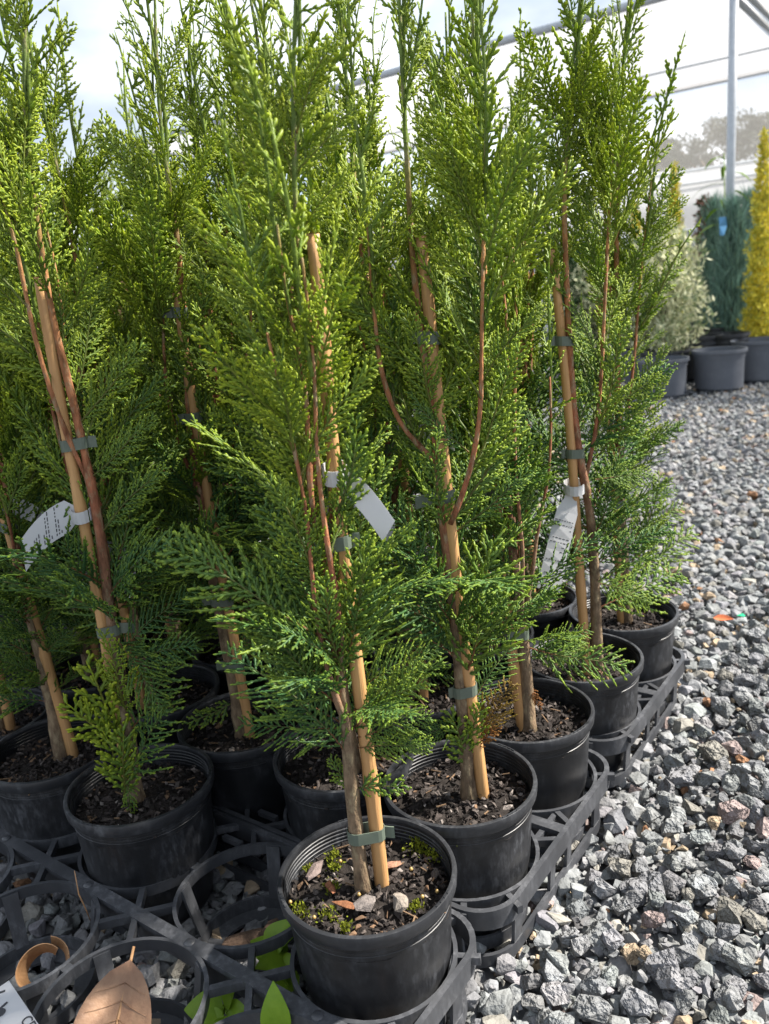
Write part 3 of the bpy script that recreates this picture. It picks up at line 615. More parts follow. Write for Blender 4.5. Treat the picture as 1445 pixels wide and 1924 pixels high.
def soil_mesh(seed):
    r = np.random.default_rng(seed); mb = MB(); nr, na = 8, 40; V = [(0, 0, ZS)]
    for i in range(1, nr + 1):
        for j in range(na):
            q = .0748 * i / nr; a = 2 * math.pi * j / na; V.append((q * math.cos(a), q * math.sin(a), ZS + r.normal(0, .0016) - .004 * (i / nr) ** 3))
    F = [(0, 1 + j, 1 + (j + 1) % na) for j in range(na)] + [(1 + i * na + j, 1 + (i + 1) * na + j, 1 + (i + 1) * na + (j + 1) % na, 1 + i * na + (j + 1) % na) for i in range(nr - 1) for j in range(na)]
    mb.add(V, F, np.array([.016, .012, .010]))
    lib = [hull(9, 300 + k) for k in range(8)]
    for k in range(560):
        a = r.uniform(0, 6.283); q = .072 * math.sqrt(r.uniform(0, 1)); v, f = lib[k % 8]; u = r.uniform()
        s = r.uniform(.003, .008) if k > 45 else r.uniform(.008, .014)
        R = rotmats(1, .5)[0]; v = (v * np.array([1.3, .8, .8])) @ R.T * s + np.array([q * math.cos(a), q * math.sin(a), ZS + r.uniform(.0, .0045)])
        c = np.array([.024, .019, .017]) * r.uniform(.5, 1.9) if u < .70 else np.array([.075, .062, .055]) * r.uniform(.7, 1.5) if u < .90 else np.array([.14, .085, .05]) * r.uniform(.6, 1.4) if u < .965 else np.array([.24, .21, .19])
        mb.add(v, [tuple(x) for x in f], c)
    for k in range(9):
        a = r.uniform(0, 6.283); q = .066 * math.sqrt(r.uniform(0, 1)); b = r.uniform(0, 6.28); L = r.uniform(.006, .016); c0 = np.array([q * math.cos(a), q * math.sin(a), ZS + .006])
        mb.bar(c0, c0 + L * np.array([math.cos(b), math.sin(b), r.uniform(-.2, .2)]), .0011, .0011, col=np.array([.17, .11, .065]) * r.uniform(.6, 1.4))
    return mb.mesh('potting_mix', [M['soil']])
SOIL = [soil_mesh(s) for s in (1, 2, 3, 4)]

# ------------------------------------------------------------------ conifer sprays (templates: axis along +Y, flat in XY)
class Strands:
    def __init__(s): s.V = []; s.F = []; s.C = []; s.n = 0
    def strand(s, P, Sd, Nn, w, th, c):
        P = np.asarray(P); n = len(P); w = np.asarray(w)[:, None] / 2; th = np.asarray(th)[:, None] / 2
        V = np.stack([P + Sd * w, P + Nn * th, P - Sd * w, P - Nn * th], 1).reshape(-1, 3)
        i = np.arange(n - 1)[:, None] * 4; k = np.arange(4)[None]; k2 = (k + 1) % 4
        F = np.stack([i + k, i + k2, i + 4 + k2, i + 4 + k], -1).reshape(-1, 4)
        s.V.append(V); s.F.append(F + s.n); s.C.append(np.repeat(np.asarray(c), 4, axis=0)); s.n += len(V)
    def mesh(s, name): return make_mesh(name, np.concatenate(s.V), np.concatenate(s.F), np.concatenate(s.C), M['leaf'], True)
def spray(seed, L=.2, step=.0075, side=.055, ang=42, tert=.0052, tl=.009, wood=.3, curve=.15, cup=.25, wmain=.0026, youth=.35, fwd=.5, shape=.65, start=.10, w3=.0023):
    r = np.random.default_rng(seed); T = Strands(); n = 26; q = np.linspace(0, 1, n)
    bend = r.normal(0, .10); Pm = np.stack([L * (bend * q ** 2 + .012 * np.sin(q * 7 + seed)), L * q * (1 - .06 * abs(curve) * q), -curve * L * q ** 2], 1)
    Tm = np.gradient(Pm, axis=0); Tm /= np.linalg.norm(Tm, axis=1)[:, None]; Z = np.array([0, 0, 1.0])
    Sm = np.cross(Tm, Z); Sm /= np.linalg.norm(Sm, axis=1)[:, None]; Nm = np.cross(Sm, Tm)
    wq = np.clip(1 - q, .0, 1) ** .7; wv = wmain * (.45 + .75 * wq); wv[-1] = .0004
    woodv = np.clip((wood - q) / .12 + .5, 0, 1); cm = np.stack([np.clip((q - .75) * 3, 0, 1) * youth * 2, np.maximum(woodv, .35 * (q < .8)), 0 * q], 1)
    T.strand(Pm, Sm, Nm, wv, wv * .9, np.clip(cm, 0, 1))
    y = L * start; sgn = 1
    while y < L * .985:
        u = y / L; i = min(n - 2, int(u * (n - 1))); fr = u * (n - 1) - i
        p0 = Pm[i] * (1 - fr) + Pm[i + 1] * fr; t_, s_, n_ = Tm[i], Sm[i], Nm[i]
        prof = min(1, (u - start * .5) / .22 + .35) * (1 - u) ** shape
        ls = side * prof * r.uniform(.72, 1.18) + .007
        if r.uniform() < .06: ls *= .4
        a = math.radians(ang + r.normal(0, 6)); m = max(3, int(ls / .0030)); k = np.linspace(0, 1, m + 1)
        d0 = t_ * math.cos(a) + s_ * sgn * math.sin(a) + n_ * r.normal(0, cup); d0 /= np.linalg.norm(d0)
        P = p0 + d0 * (k * ls)[:, None] + t_ * (fwd * .35 * ls * k ** 2)[:, None] - n_ * (r.uniform(-.05, .22) * ls * k ** 2)[:, None]
        dd = np.gradient(P, axis=0); dd /= np.linalg.norm(dd, axis=1)[:, None]; nn = n_ + d0 * 0 + r.normal(0, .18, 3); nn /= np.linalg.norm(nn)
        ss = np.cross(dd, nn); ss /= np.linalg.norm(ss, axis=1)[:, None]; n3 = np.cross(ss, dd)
        w = w3 * (.95 + .28 * np.where(np.arange(m + 1) % 2, 1, -1)) * (1.05 - .25 * k); w[-1] = .0005; w[-2] *= .9
        tipc = np.clip((k - .55) / .45, 0, 1) ** 1.5 * (.35 + youth) + r.uniform(-.05, .10); cs = np.stack([np.clip(tipc, 0, 1), 0 * k, 0 * k], 1)
        T.strand(P, ss, n3, w, w * .6, cs)
        # scale-covered tips along the side shoot
        z = .0045; sg = 1
        while tert and z < ls * .93:
            uu_ = z / ls; j = min(m - 1, int(uu_ * m)); pb = P[j] + (P[j + 1] - P[j]) * (uu_ * m - j)
            lt = tl * (1 - uu_) ** .45 * r.uniform(.6, 1.25) * min(1, ls / .03 + .35)
            if lt > .0022:
                b = math.radians(40 + r.normal(0, 7)); d = dd[j] * math.cos(b) + ss[j] * sg * math.sin(b) + n3[j] * r.normal(.05, .22); d /= np.linalg.norm(d)
                s2 = np.cross(d, n3[j]); s2 /= np.linalg.norm(s2); n4 = np.cross(s2, d); k2 = np.array([0, .36, .74, .95, 1.02])
                PP = pb + d * (k2 * lt)[:, None] + dd[j] * (k2 ** 2 * lt * .25)[:, None]; ww = w3 * np.array([.70, 1.0, 1.0, .66, .08])
                tv = np.clip((.14 + .80 * k2 ** 2) * (.30 + youth) * (.55 + .6 * uu_) + r.uniform(-.08, .14), 0, 1)
                T.strand(PP, np.tile(s2, (5, 1)), np.tile(n4, (5, 1)), ww, ww * .58, np.stack([tv, 0 * tv, 0 * tv], 1))
            z += tert * r.uniform(.75, 1.25) * .62; sg = -sg
        y += step * r.uniform(.7, 1.3) * .55; sgn = -sgn
    return T.mesh('leafy_branch')
UPPER = [spray(10 + i, L=.18 + .02 * (i % 3), step=.0128, side=.050 + .007 * (i % 3), ang=37 + 3 * (i % 3), tert=.0074, curve=.05 + .08 * (i % 2), youth=.55, wood=.05, cup=.20, tl=.0098, fwd=.7, w3=.0036, wmain=.0034) for i in range(6)]
LOWER = [spray(30 + i, L=.18 + .012 * i, step=.0115, side=.082, ang=44, tert=(.0095, .018, .0115, .024, .0105)[i], tl=.0095, curve=.22 + .08 * (i % 2), youth=.40, wood=.34, cup=.16, w3=.0041, fwd=.45, shape=.55) for i in range(5)]
LEADER = [spray(50 + i, L=.30, step=.036, side=.062, ang=25, tert=.0098, tl=.0110, curve=.04, youth=.5, wood=-.1, cup=.8, wmain=.0046, fwd=.25, shape=.75, start=.08, w3=.0040) for i in range(5)]
SMALL = [spray(70 + i, L=.09, step=.0110, side=.030, ang=42, tert=.0080, tl=.0085, curve=.15, youth=.55, wood=-.1, cup=.2, w3=.0038) for i in range(3)]
TRI = sum(len(m.polygons) * 2 for m in UPPER + LOWER + LEADER + SMALL)

def place_branch(t, me, org, direction, normal, scale, youth, dead=0.0, wood=.5):
    y = unit(direction); z = np.asarray(normal, float); z = unit(z - y * (z @ y)); x = np.cross(y, z)
    o = link('leafy_branch', me, t); s = scale
    m = Matrix(((x[0] * s, y[0] * s, z[0] * s, org[0]), (x[1] * s, y[1] * s, z[1] * s, org[1]), (x[2] * s, y[2] * s, z[2] * s, org[2]), (0, 0, 0, 1)))
    o.matrix_local = m; o.color = (min(1, max(0, youth)), dead, wood, 1); return o
def interp(P, z):
    P = np.asarray(P); return np.array([np.interp(z, P[:, 2], P[:, 0]), np.interp(z, P[:, 2], P[:, 1]), z])
def bark_cols(z, h):
    """grey brown at the foot, red brown higher, green shoots at the top"""
    f = np.clip((np.asarray(z) - ZS) / h, 0, 1); a = np.array([.165, .115, .072]); b = np.array([.25, .092, .050]); c = np.array([.33, .155, .065]); d = np.array([.12, .17, .045])
    out = np.empty((len(f), 3))
    for i in range(3): out[:, i] = np.interp(f, [0, .22, .40, .66, .80, 1], [a[i], a[i], b[i], c[i], d[i], d[i]])
    return out
def densify(P, n=26):
    P = np.asarray(P, float); s = np.r_[0, np.cumsum(np.linalg.norm(np.diff(P, axis=0), axis=1))]; t = np.linspace(0, s[-1], n); Q = np.stack([np.interp(t, s, P[:, i]) for i in range(3)], 1)
    for _ in range(2): Q[1:-1] = .25 * Q[:-2] + .5 * Q[1:-1] + .25 * Q[2:]
    return Q
def tie(t, z, ct, r1, cs, r2, tab=.018, sgn=1, hgt=.0115):
    """band of tape round the trunk and the stake with a free stapled end"""
    a = np.linspace(0, 2 * math.pi, 14, endpoint=False); pts = np.concatenate([np.stack([c[0] + np.cos(a) * (r + .0012), c[1] + np.sin(a) * (r + .0012)], 1) for c, r in ((ct, r1), (cs, r2))])
    p = sorted(map(tuple, pts)); lo = []; hi = []
    for seq, st in ((p, lo), (p[::-1], hi)):
        for q in seq:
            while len(st) > 1 and (st[-1][0] - st[-2][0]) * (q[1] - st[-2][1]) - (st[-1][1] - st[-2][1]) * (q[0] - st[-2][0]) <= 0: st.pop()
            st.append(q)
    hl = np.array(lo[:-1] + hi[:-1]); hl = np.r_[hl, hl[:1]]; tilt = random.uniform(-.12, .12)
    P = np.c_[hl, z + tilt * (hl[:, 0] - ct[0])]; mb = MB(); mb.ribbon(P, np.tile([0, 0, hgt / 2], (len(P), 1)), .0007)
    i = hl[:, 0].argmin() if sgn < 0 else hl[:, 0].argmax(); e = P[i]; q = np.linspace(0, 1, 4); dr = np.array([sgn * 1.0, -.25, tilt * sgn])
    mb.ribbon(e + np.outer(q * tab, dr) + np.outer(q ** 2, [0, .002, -.001]), np.tile([0, 0, hgt / 2], (4, 1)), .0012)
    mb.build('tie', M['tie'], t, False)
def label_tag(t, p, dvec, L=.085, w=.023, printed=True, strap=True, r=.009, droop=.25, twist=.0, name='plant_label', slot=True):
    """plastic loop label: strap round the stake at p, plate leaving along dvec"""
    p = np.asarray(p, float); d = unit(dvec); side = np.cross(d, [0, -1, .15]); side = unit(side); nrm = np.cross(d, side)
    q = np.linspace(0, 1, 9); P = p + np.outer(q * L, d) + np.outer(-droop * L * q ** 2, [0, 0, 1]) + np.outer(.035 * L * np.sin(q * 2.6), nrm)
    ws = w / 2 * np.where(q < .14, .6, 1.0); Sd = np.outer(ws, side) + np.outer(twist * q * w / 2, nrm); mb = MB(); mb.ribbon(P, Sd, .0008)
    if strap:
        a = np.linspace(-.4, 2 * math.pi - .6, 16); R = np.stack([p[0] + np.cos(a) * r, p[1] + np.sin(a) * r, p[2] + .003 * np.sin(a)], 1); mb.ribbon(R, np.tile([0, 0, .0062], (16, 1)), .0008)
    o = mb.build(name, M['tagw'], t, False)
    if printed:
        mb = MB(); T = np.gradient(P, axis=0); T /= np.linalg.norm(T, axis=1)[:, None]; Nn = np.cross(T, Sd); Nn /= np.linalg.norm(Nn, axis=1)[:, None]
        for sgn in (1, -1):
            for k in range(14):
                u0 = .34 + .042 * k
                if k in (3, 8): continue
                a_ = P[0] * 0 + np.array([np.interp(u0, q, P[:, i]) for i in range(3)]); s_ = np.array([np.interp(u0, q, Sd[:, i]) for i in range(3)]); n_ = np.array([np.interp(u0, q, Nn[:, i]) for i in range(3)]); t_ = unit(np.array([np.interp(u0, q, T[:, i]) for i in range(3)]))
                x0 = -.8
                while x0 < .72:
                    lw = random.uniform(.10, .26)
                    mb.box(a_ + s_ * (x0 + lw / 2) + n_ * .0006 * sgn, (.0011, lw * w / 2, .0002), M=np.stack([t_, unit(s_), n_], 1)); x0 += lw + .09
                    if random.random() < .12: break
        mb.build('print', M['ink'], o)
    return o

# ------------------------------------------------------------------ the potted conifers
GRP = 'potted conifers packed in trays'
def W2(px_, py_, y): return at_y(px_, py_, y)
def path_px(pts, y): return [at_y(a, b, y) for a, b in pts]
def conifer(key, label, trunk=None, stake=None, height=.82, seed=0, lush=1.0, ties=(.20, .34, .49), tag_=None, low=True, extra=(), tieside=-1, stems=(), youth=0.0, wide=.88, h0=.07, br=None, lowsc=1.0, clear=None, skipx=None):
    r = np.random.default_rng(seed + 1000); random.seed(seed)
    c = cell(*key) + np.array(JIT.get(key, r.normal(0, .003, 2))); c3 = np.array([c[0], c[1], 0])
    t = thing('potted_conifer', label, 'potted conifer', (c[0], c[1], 0), group=GRP)
    o = link('pot', POT, t); o.rotation_euler = (0, 0, r.uniform(0, 6.28)); rm = link('rim', RIM, o)
    o = link('potting_mix', SOIL[seed % 4], t); o.rotation_euler = (0, 0, r.uniform(0, 6.28)); kind(o, 'stuff')
    # trunk
    if trunk is None:
        a = r.uniform(0, 6.28); off = np.array([math.cos(a), math.sin(a)]) * r.uniform(.0, .012); ln = r.normal(0, .018, 2)
        P = [np.array([off[0] + ln[0] * q + .006 * math.sin(q * 7 + seed), off[1] + ln[1] * q + .006 * math.cos(q * 5 + seed), ZS - .01 + height * q]) for q in np.linspace(0, 1, 8)]
    else: P = [np.asarray(p) - c3 for p in trunk]
    P = np.asarray(P); P[0, 2] = ZS - .012; top = P[-1, 2]; hh = top - ZS
    Q = densify(P, 40); f = (Q[:, 2] - ZS) / hh; Rr = np.interp(f, [0, .08, .3, .6, 1], [.0088, .0075, .0055, .0034, .0012]) * r.uniform(.85, 1.1)
    Rr = Rr * (1 + .07 * r.normal(size=len(Rr))); Rr[0] *= 1.25
    mb = MB(); mb.tube(Q, Rr, 9, cols=bark_cols(Q[:, 2], hh), jit=.06); mb.build('trunk', M['bark'], t, True)
    axes = [(Q, 1.0, 0.0)]
    # extra stems
    st = list(stems)
    if not st and hh > .4:
        for k in range(int(r.integers(3, 5))):
            z0 = ZS + hh * r.uniform(.16, .42); a = r.uniform(0, 6.28); p0 = interp(Q, z0); L = hh * r.uniform(.34, .52); sp = r.uniform(.03, .055) * wide
            st.append([p0 + np.array([math.cos(a) * sp * (q ** .6) + .004 * math.sin(q * 9 + k), math.sin(a) * sp * (q ** .6) + .004 * math.cos(q * 8 + seed), L * q]) for q in np.linspace(0, 1, 6)])
    else: st = [[np.asarray(p) - c3 for p in s_] for s_ in st]
    for s_ in st:
        q_ = densify(s_, 18); mb = MB(); mb.tube(q_, np.linspace(.0029, .0010, 18) * (1 + .10 * r.normal(size=18)), 7, cols=bark_cols(q_[:, 2], hh), jit=.06); mb.build('stem', M['bark'], t, True)
        axes.append((q_, .75, 1.0)); 
        d = q_[-1] - q_[-4]; place_branch(t, LEADER[int(r.integers(5))], q_[-5], d, r.normal(size=3), r.uniform(.65, 1.0), .75 + r.normal(0, .12), wood=.1)
    place_branch(t, LEADER[int(r.integers(5))], Q[-9], Q[-1] - Q[-9], r.normal(size=3), r.uniform(.8, 1.0), .8, wood=.1)
    # branches
    nb = int((78 if br is None else br) * lush); ga = r.uniform(0, 6.28)
    for i in range(nb):
        fz = float(np.interp((i + r.uniform(0, .9)) / nb, [0, .33, .70, 1], [h0, max(.38, h0 + .08), .68, .92])); z = ZS + hh * fz; ax, wt, _ = axes[0]
        if fz > .3 and r.uniform() < .5 and len(axes) > 1:
            ax = axes[1 + int(r.integers(len(axes) - 1))][0]; z = ax[0, 2] + (ax[-1, 2] - ax[0, 2]) * r.uniform(.05, .9); fz = (z - ZS) / hh
        p = interp(ax, z); ga += 2.39996 + r.normal(0, .5); el = np.interp(fz, [0, .2, .5, .8, 1], [66, 47, 31, 22, 15]) + r.normal(0, 7); el = math.radians(el)
        d = np.array([math.cos(ga) * math.sin(el), math.sin(ga) * math.sin(el), math.cos(el)])
        if fz > .42 and -d[1] > .28 and r.uniform() < .28: continue
        if skipx and skipx[0] < fz < skipx[1] and d[0] > .12: continue
        if clear and clear[0] < fz < clear[1] and -d[1] > .12: continue
        rad = np.array([math.cos(ga), math.sin(ga), 0]); upn = unit(np.cross(np.cross(d, [0, 0, 1]), d))
        ro = r.normal(0, .9) + (0 if fz < .35 else 1.0 * (1 if r.uniform() < .5 else -1)); sdv = np.cross(d, upn); nrm = upn * math.cos(ro) + sdv * math.sin(ro)
        if fz < .34: me = LOWER[int(r.integers(len(LOWER)))]; sc = np.interp(fz, [.05, .34], [.62, .88]) * r.uniform(.75, 1.1) * wide * lowsc; yo = .05 + r.uniform(0, .28); wo_ = .9
        elif fz < .80 or r.uniform() < .25: me = UPPER[int(r.integers(len(UPPER)))]; sc = np.interp(fz, [.34, .6, .85], [.88, .80, .6]) * r.uniform(.75, 1.12) * wide; yo = np.interp(fz, [.34, .55, .8], [.26, .68, 1.0]) + r.normal(0, .14); wo_ = .5
        else: me = LEADER[int(r.integers(len(LEADER)))]; sc = r.uniform(.38, .6); yo = .8 + r.normal(0, .12); wo_ = .1
        place_branch(t, me, p, d, nrm, sc, yo + youth, wood=wo_)
    for e in extra:
        p0, p1, lib, yo, dead = e[:5]; p0 = np.asarray(p0) - c3; p1 = np.asarray(p1) - c3; d = p1 - p0; me = {'L': LOWER, 'U': UPPER, 'T': LEADER, 'S': SMALL}[lib[0]]; me = me[int(lib[1:])]
        Lt = me.vertices and max(v.co.y for v in me.vertices); place_branch(t, me, p0, d, e[5] if len(e) > 5 else (0.05, -1, .5), np.linalg.norm(d) / Lt, yo, dead, .95)
    # stake with nodes
    if stake is None:
        a = r.uniform(0, 6.28); b0 = np.array([Q[0, 0] + math.cos(a) * .016, Q[0, 1] + math.sin(a) * .016, ZS - .03]); ln = r.normal(0, .012, 2); s1 = b0 + np.array([ln[0], ln[1], .565 + r.uniform(-.03, .02) + .03])
    else: b0, s1 = np.asarray(stake[0]) - c3, np.asarray(stake[1]) - c3; dd_ = unit(s1 - b0); b0 = b0 - dd_ * .02
    n = 30; q = np.linspace(0, 1, n); B = b0 + np.outer(q, s1 - b0); wob = .0016 * np.sin(q * 6 + seed); B[:, 0] += wob; rs = np.full(n, .0064) * np.linspace(1.06, .78, n)
    for k in np.arange(int(r.integers(5, 9)), n - 1, 9): rs[k] *= 1.13
    mb = MB(); mb.tube(B, rs, 12); bn = B[-1]; mb.lathe([(.0055, .0006), (.003, .0004), (.0022, -.004)], 10, bn); mb.build('stake', M['stake'], t, True)
    for zt in ties:
        z = ZS + zt
        if z > B[-1, 2] - .01: continue
        ct = interp(Q, z); cs = interp(B, z)
        if np.linalg.norm(ct[:2] - cs[:2]) > .05: ct = cs + np.array([.011, .006, 0])
        tie(t, z, ct[:2], float(np.interp(z, Q[:, 2], Rr)), cs[:2], .0064, r.uniform(.004, .019), tieside)
    if tag_ is not None:
        for tg in (tag_ if isinstance(tag_, list) else [tag_]):
            z, dv, kw = tg; zz = z if z > .2 else .45
            label_tag(t, interp(B, zz), dv, **kw)
    return t, c3

def PX(pts, y): return path_px(pts, y)
YA, YB, YC, YD, YP, YQ, YS_ = .634, .758, .884, 1.011, .812, .926, .918
def E(p0, p1, y, lib, yo=.2, dead=0., dy=(0, 0), nrm=(0.05, -1, .45)): return (at_y(*p0, y + dy[0]), at_y(*p1, y + dy[1]), lib, yo, dead, nrm)
exA = [E((642, 1260), (700, 1070), YA, 'L1', .3, dy=(0, -.05)), E((648, 1280), (585, 1090), YA, 'U4', .35, dy=(0, -.05)), E((665, 1335), (785, 1300), YA, 'L1', .45, dy=(0, -.04)), E((672, 1405), (800, 1400), YA, 'L4', .4, dy=(0, -.03)), E((668, 1365), (775, 1245), YA, 'L2', .5, dy=(0, -.02)), E((640, 1330), (500, 1190), YA, 'L4', .3, dy=(0, -.05)), E((556, 450), (650, 300), YA, 'U4', .9, dy=(0, -.02)), E((556, 310), (490, 150), YA, 'U5', .9, dy=(0, -.02)), E((556, 430), (490, 300), YA, 'U1', .85, dy=(0, -.03)), E((556, 210), (630, 60), YA, 'U2', .95, dy=(0, .01)), E((640, 1312), (452, 1090), YA, 'L0', .16, dy=(0, -.03)), E((655, 1420), (535, 1285), YA, 'L1', .14, dy=(0, -.035)), E((672, 1385), (800, 1340), YA, 'L2', .30, dy=(.0, -.02)), E((660, 1300), (815, 1215), YA, 'L3', .35, dy=(.01, .0)),
       E((625, 1210), (500, 960), YA, 'L4', .25, dy=(0, -.02)), E((640, 1240), (720, 1010), YA, 'U0', .45, dy=(0, -.035)), E((665, 1490), (620, 1425), YA, 'S0', .35), E((668, 1480), (760, 1478), YA, 'S1', .3, dy=(0, -.03)),
       E((605, 1120), (560, 900), YA, 'U1', .62, dy=(0, -.03)), E((600, 1000), (500, 690), YA, 'U2', .80, dy=(0, -.03)), E((588, 800), (525, 610), YA, 'U3', .8, dy=(-.01, -.04)), E((580, 700), (470, 480), YA, 'U4', .75, dy=(0, -.02)),
       E((612, 1130), (545, 900), YA, 'U5', .45, dy=(0, -.045)), E((560, 420), (420, 220), YA, 'U0', .85, dy=(0, -.02)), E((555, 330), (680, 170), YA, 'U1', .9, dy=(0, -.01)), E((556, 350), (450, 80), YA, 'U2', .9, dy=(0, .02)), E((556, 250), (600, 40), YA, 'U3', .9, dy=(0, -.02))]
A, cA = conifer(('a', 0), 'front conifer in the sunlit pot with moss on the soil and a low tie', PX([(683, 1668), (668, 1560), (657, 1440), (648, 1330), (632, 1220), (612, 1090), (592, 930), (572, 700), (556, 430), (550, 150), (560, -120)], YA),
    (at_y(714, 1655, .639), at_y(585, 440, .634)), seed=1, clear=(.40, .53), ties=(.058, .33), extra=exA, tieside=1, lush=.56, h0=.20, tag_=[(at_y(630, 890, YA)[2], (.75, -.2, -.5), dict(L=.047, w=.019, printed=False, r=.010, droop=.5)), (at_y(600, 930, YA)[2], (-.25, .2, -1), dict(L=.075, w=.02, printed=True, strap=False, droop=.2))], wide=.78)
exB = [E((835, 1000), (790, 830), YB, 'U3', .35, dy=(0, -.05)), E((815, 800), (800, 590), YB, 'U5', .55, dy=(0, -.05)), E((850, 1180), (770, 1030), YB, 'L3', .15, dy=(0, -.05)), E((868, 1290), (945, 1050), YB, 'L1', .45, dy=(0, -.05)), E((840, 1060), (700, 930), YB, 'L2', .12), E((880, 1330), (975, 1190), YB, 'L3', .22, dy=(0, .02)), E((862, 1230), (690, 1160), YB, 'L0', .12, dy=(0, -.03)), E((870, 1350), (760, 1400), YB, 'L4', .12, dy=(0, -.02)),
       E((878, 1410), (905, 1330), YB, 'S0', .6, dy=(0, -.02)), E((882, 1450), (860, 1340), YB, 'S2', .5, dy=(0, -.02)), E((895, 1390), (945, 1290), YB, 'L0', .3, .62, dy=(.0, -.02)), E((890, 1405), (935, 1370), YB, 'S1', .3, .85, dy=(0, -.02)),
       E((850, 985), (1010, 760), YB, 'U0', .35), E((860, 1000), (1000, 880), YB, 'U1', .2, dy=(0, -.02)), E((880, 900), (985, 640), YB, 'U2', .6, dy=(0, -.02)), E((880, 850), (760, 760), YB, 'U3', .2, dy=(0, -.03)), E((900, 720), (1010, 560), YB, 'U4', .6)]
conifer(('b', 0), 'conifer with a forked red stem in the second pot of the row beside the gravel', PX([(880, 1480), (874, 1390), (862, 1250), (846, 1080), (826, 930), (818, 800), (792, 640), (774, 480), (762, 250), (752, 60), (745, -160)], YB),
    (at_y(905, 1490, YB), at_y(788, 445, YB)), seed=2, ties=(.125, .33, .48), extra=exB, tieside=-1, lush=.85, h0=.18, clear=(.3, .62), stems=[PX([(846, 985), (880, 905), (903, 790), (905, 640), (908, 450), (912, 240)], YB - .01), PX([(820, 870), (750, 800), (715, 700), (700, 560), (690, 420)], YB)])
exC = [E((972, 1060), (965, 830), YC, 'L2', .25, dy=(0, -.06)), E((960, 950), (915, 730), YC, 'U1', .4, dy=(0, -.06)), E((985, 1240), (1105, 1180), YC, 'L3', .3, dy=(0, -.02)), E((990, 1290), (1020, 1330), YC, 'S1', .3, .9, dy=(0, -.02)), E((985, 1215), (1180, 1260), YC, 'L1', .3, dy=(0, -.06)), E((975, 1160), (900, 1010), YC, 'L2', .15, dy=(0, -.03)), E((970, 1080), (880, 960), YC, 'L4', .15, dy=(0, -.04))]
conifer(('c', 0), 'conifer with a bare straight trunk in the third pot along the gravel', PX([(992, 1352), (988, 1240), (972, 1130), (960, 1010), (945, 850), (915, 600), (900, 350), (890, 100), (886, -60)], YC), (at_y(981, 1365, YC), at_y(880, 500, YC)), seed=3, ties=(.125, .30, .46), extra=exC, tieside=-1, h0=.12, lush=.95, skipx=(.2, .62))
exD = [E((1118, 1150), (1290, 1040), YD, 'L0', .35, dy=(0, .03)), E((1110, 1090), (1240, 1130), YD, 'L3', .55, dy=(0, -.02)), E((1125, 780), (1250, 700), YD, 'U2', .6), E((1118, 860), (1225, 760), YD, 'U5', .55, dy=(0, -.02)), E((1122, 820), (1180, 600), YD, 'U1', .6, dy=(0, -.03)), E((1115, 1010), (1180, 870), YD, 'L1', .25, dy=(0, -.02)), E((1112, 1200), (1060, 1240), YD, 'L4', .4, dy=(0, -.05)), E((1118, 900), (1240, 880), YD, 'L2', .4)]
conifer(('d', 0), 'conifer with a long printed white label hanging from its stake beside the gravel', PX([(1122, 1215), (1118, 1080), (1108, 950), (1085, 840), (1072, 700), (1064, 520), (1059, 360), (1070, 180), (1090, 0), (1096, -90)], YD), (at_y(1106, 1262, YD), at_y(1040, 468, YD)), seed=4, ties=(.305, .445), extra=exD, tieside=-1, h0=.14, lush=1.0, clear=(.2, .62),
    tag_=(at_y(1083, 915, YD)[2], (-.42, -.42, -1.0), dict(L=.130, w=.027, printed=True, r=.013, droop=.05, twist=.4)), stems=[PX([(1100, 900), (1125, 790), (1133, 640), (1140, 480), (1150, 300), (1165, 120)], YD)])
cE = cell('e', 0); YE = 1.165
exE = [E((1180, 1080), (1325, 1000), YE, 'L1', .5), E((1185, 1060), (1270, 900), YE, 'U5', .5), E((1180, 850), (1255, 700), YE, 'U2', .7), E((1190, 640), (1310, 400), YE, 'T0', .6), E((1170, 420), (1285, 135), YE, 'T1', .7), E((1180, 600), (1290, 480), YE, 'U1', .55), E((1185, 1010), (1290, 940), YE, 'L3', .4), E((1165, 380), (1205, 120), YE, 'T3', .75), E((1175, 760), (1250, 640), YE, 'U4', .5), E((1175, 900), (1240, 780), YE, 'U3', .6)]
conifer(('e', 0), 'conifer in the back corner pot with long loose shoots over the gravel', PX([(1178, 1160), (1172, 1050), (1165, 900), (1160, 700), (1158, 480), (1162, 260), (1172, 90), (1185, -30)], YE), (at_y(1170, 1172, YE), at_y(1128, 560, YE)), seed=5, ties=(.19, .40), extra=exE, tieside=1, lush=.8, h0=.12, wide=.72,
    stems=[PX([(1168, 860), (1190, 690), (1205, 500), (1225, 330)], YE), PX([(1165, 800), (1150, 600), (1135, 380), (1120, 200)], YE)])
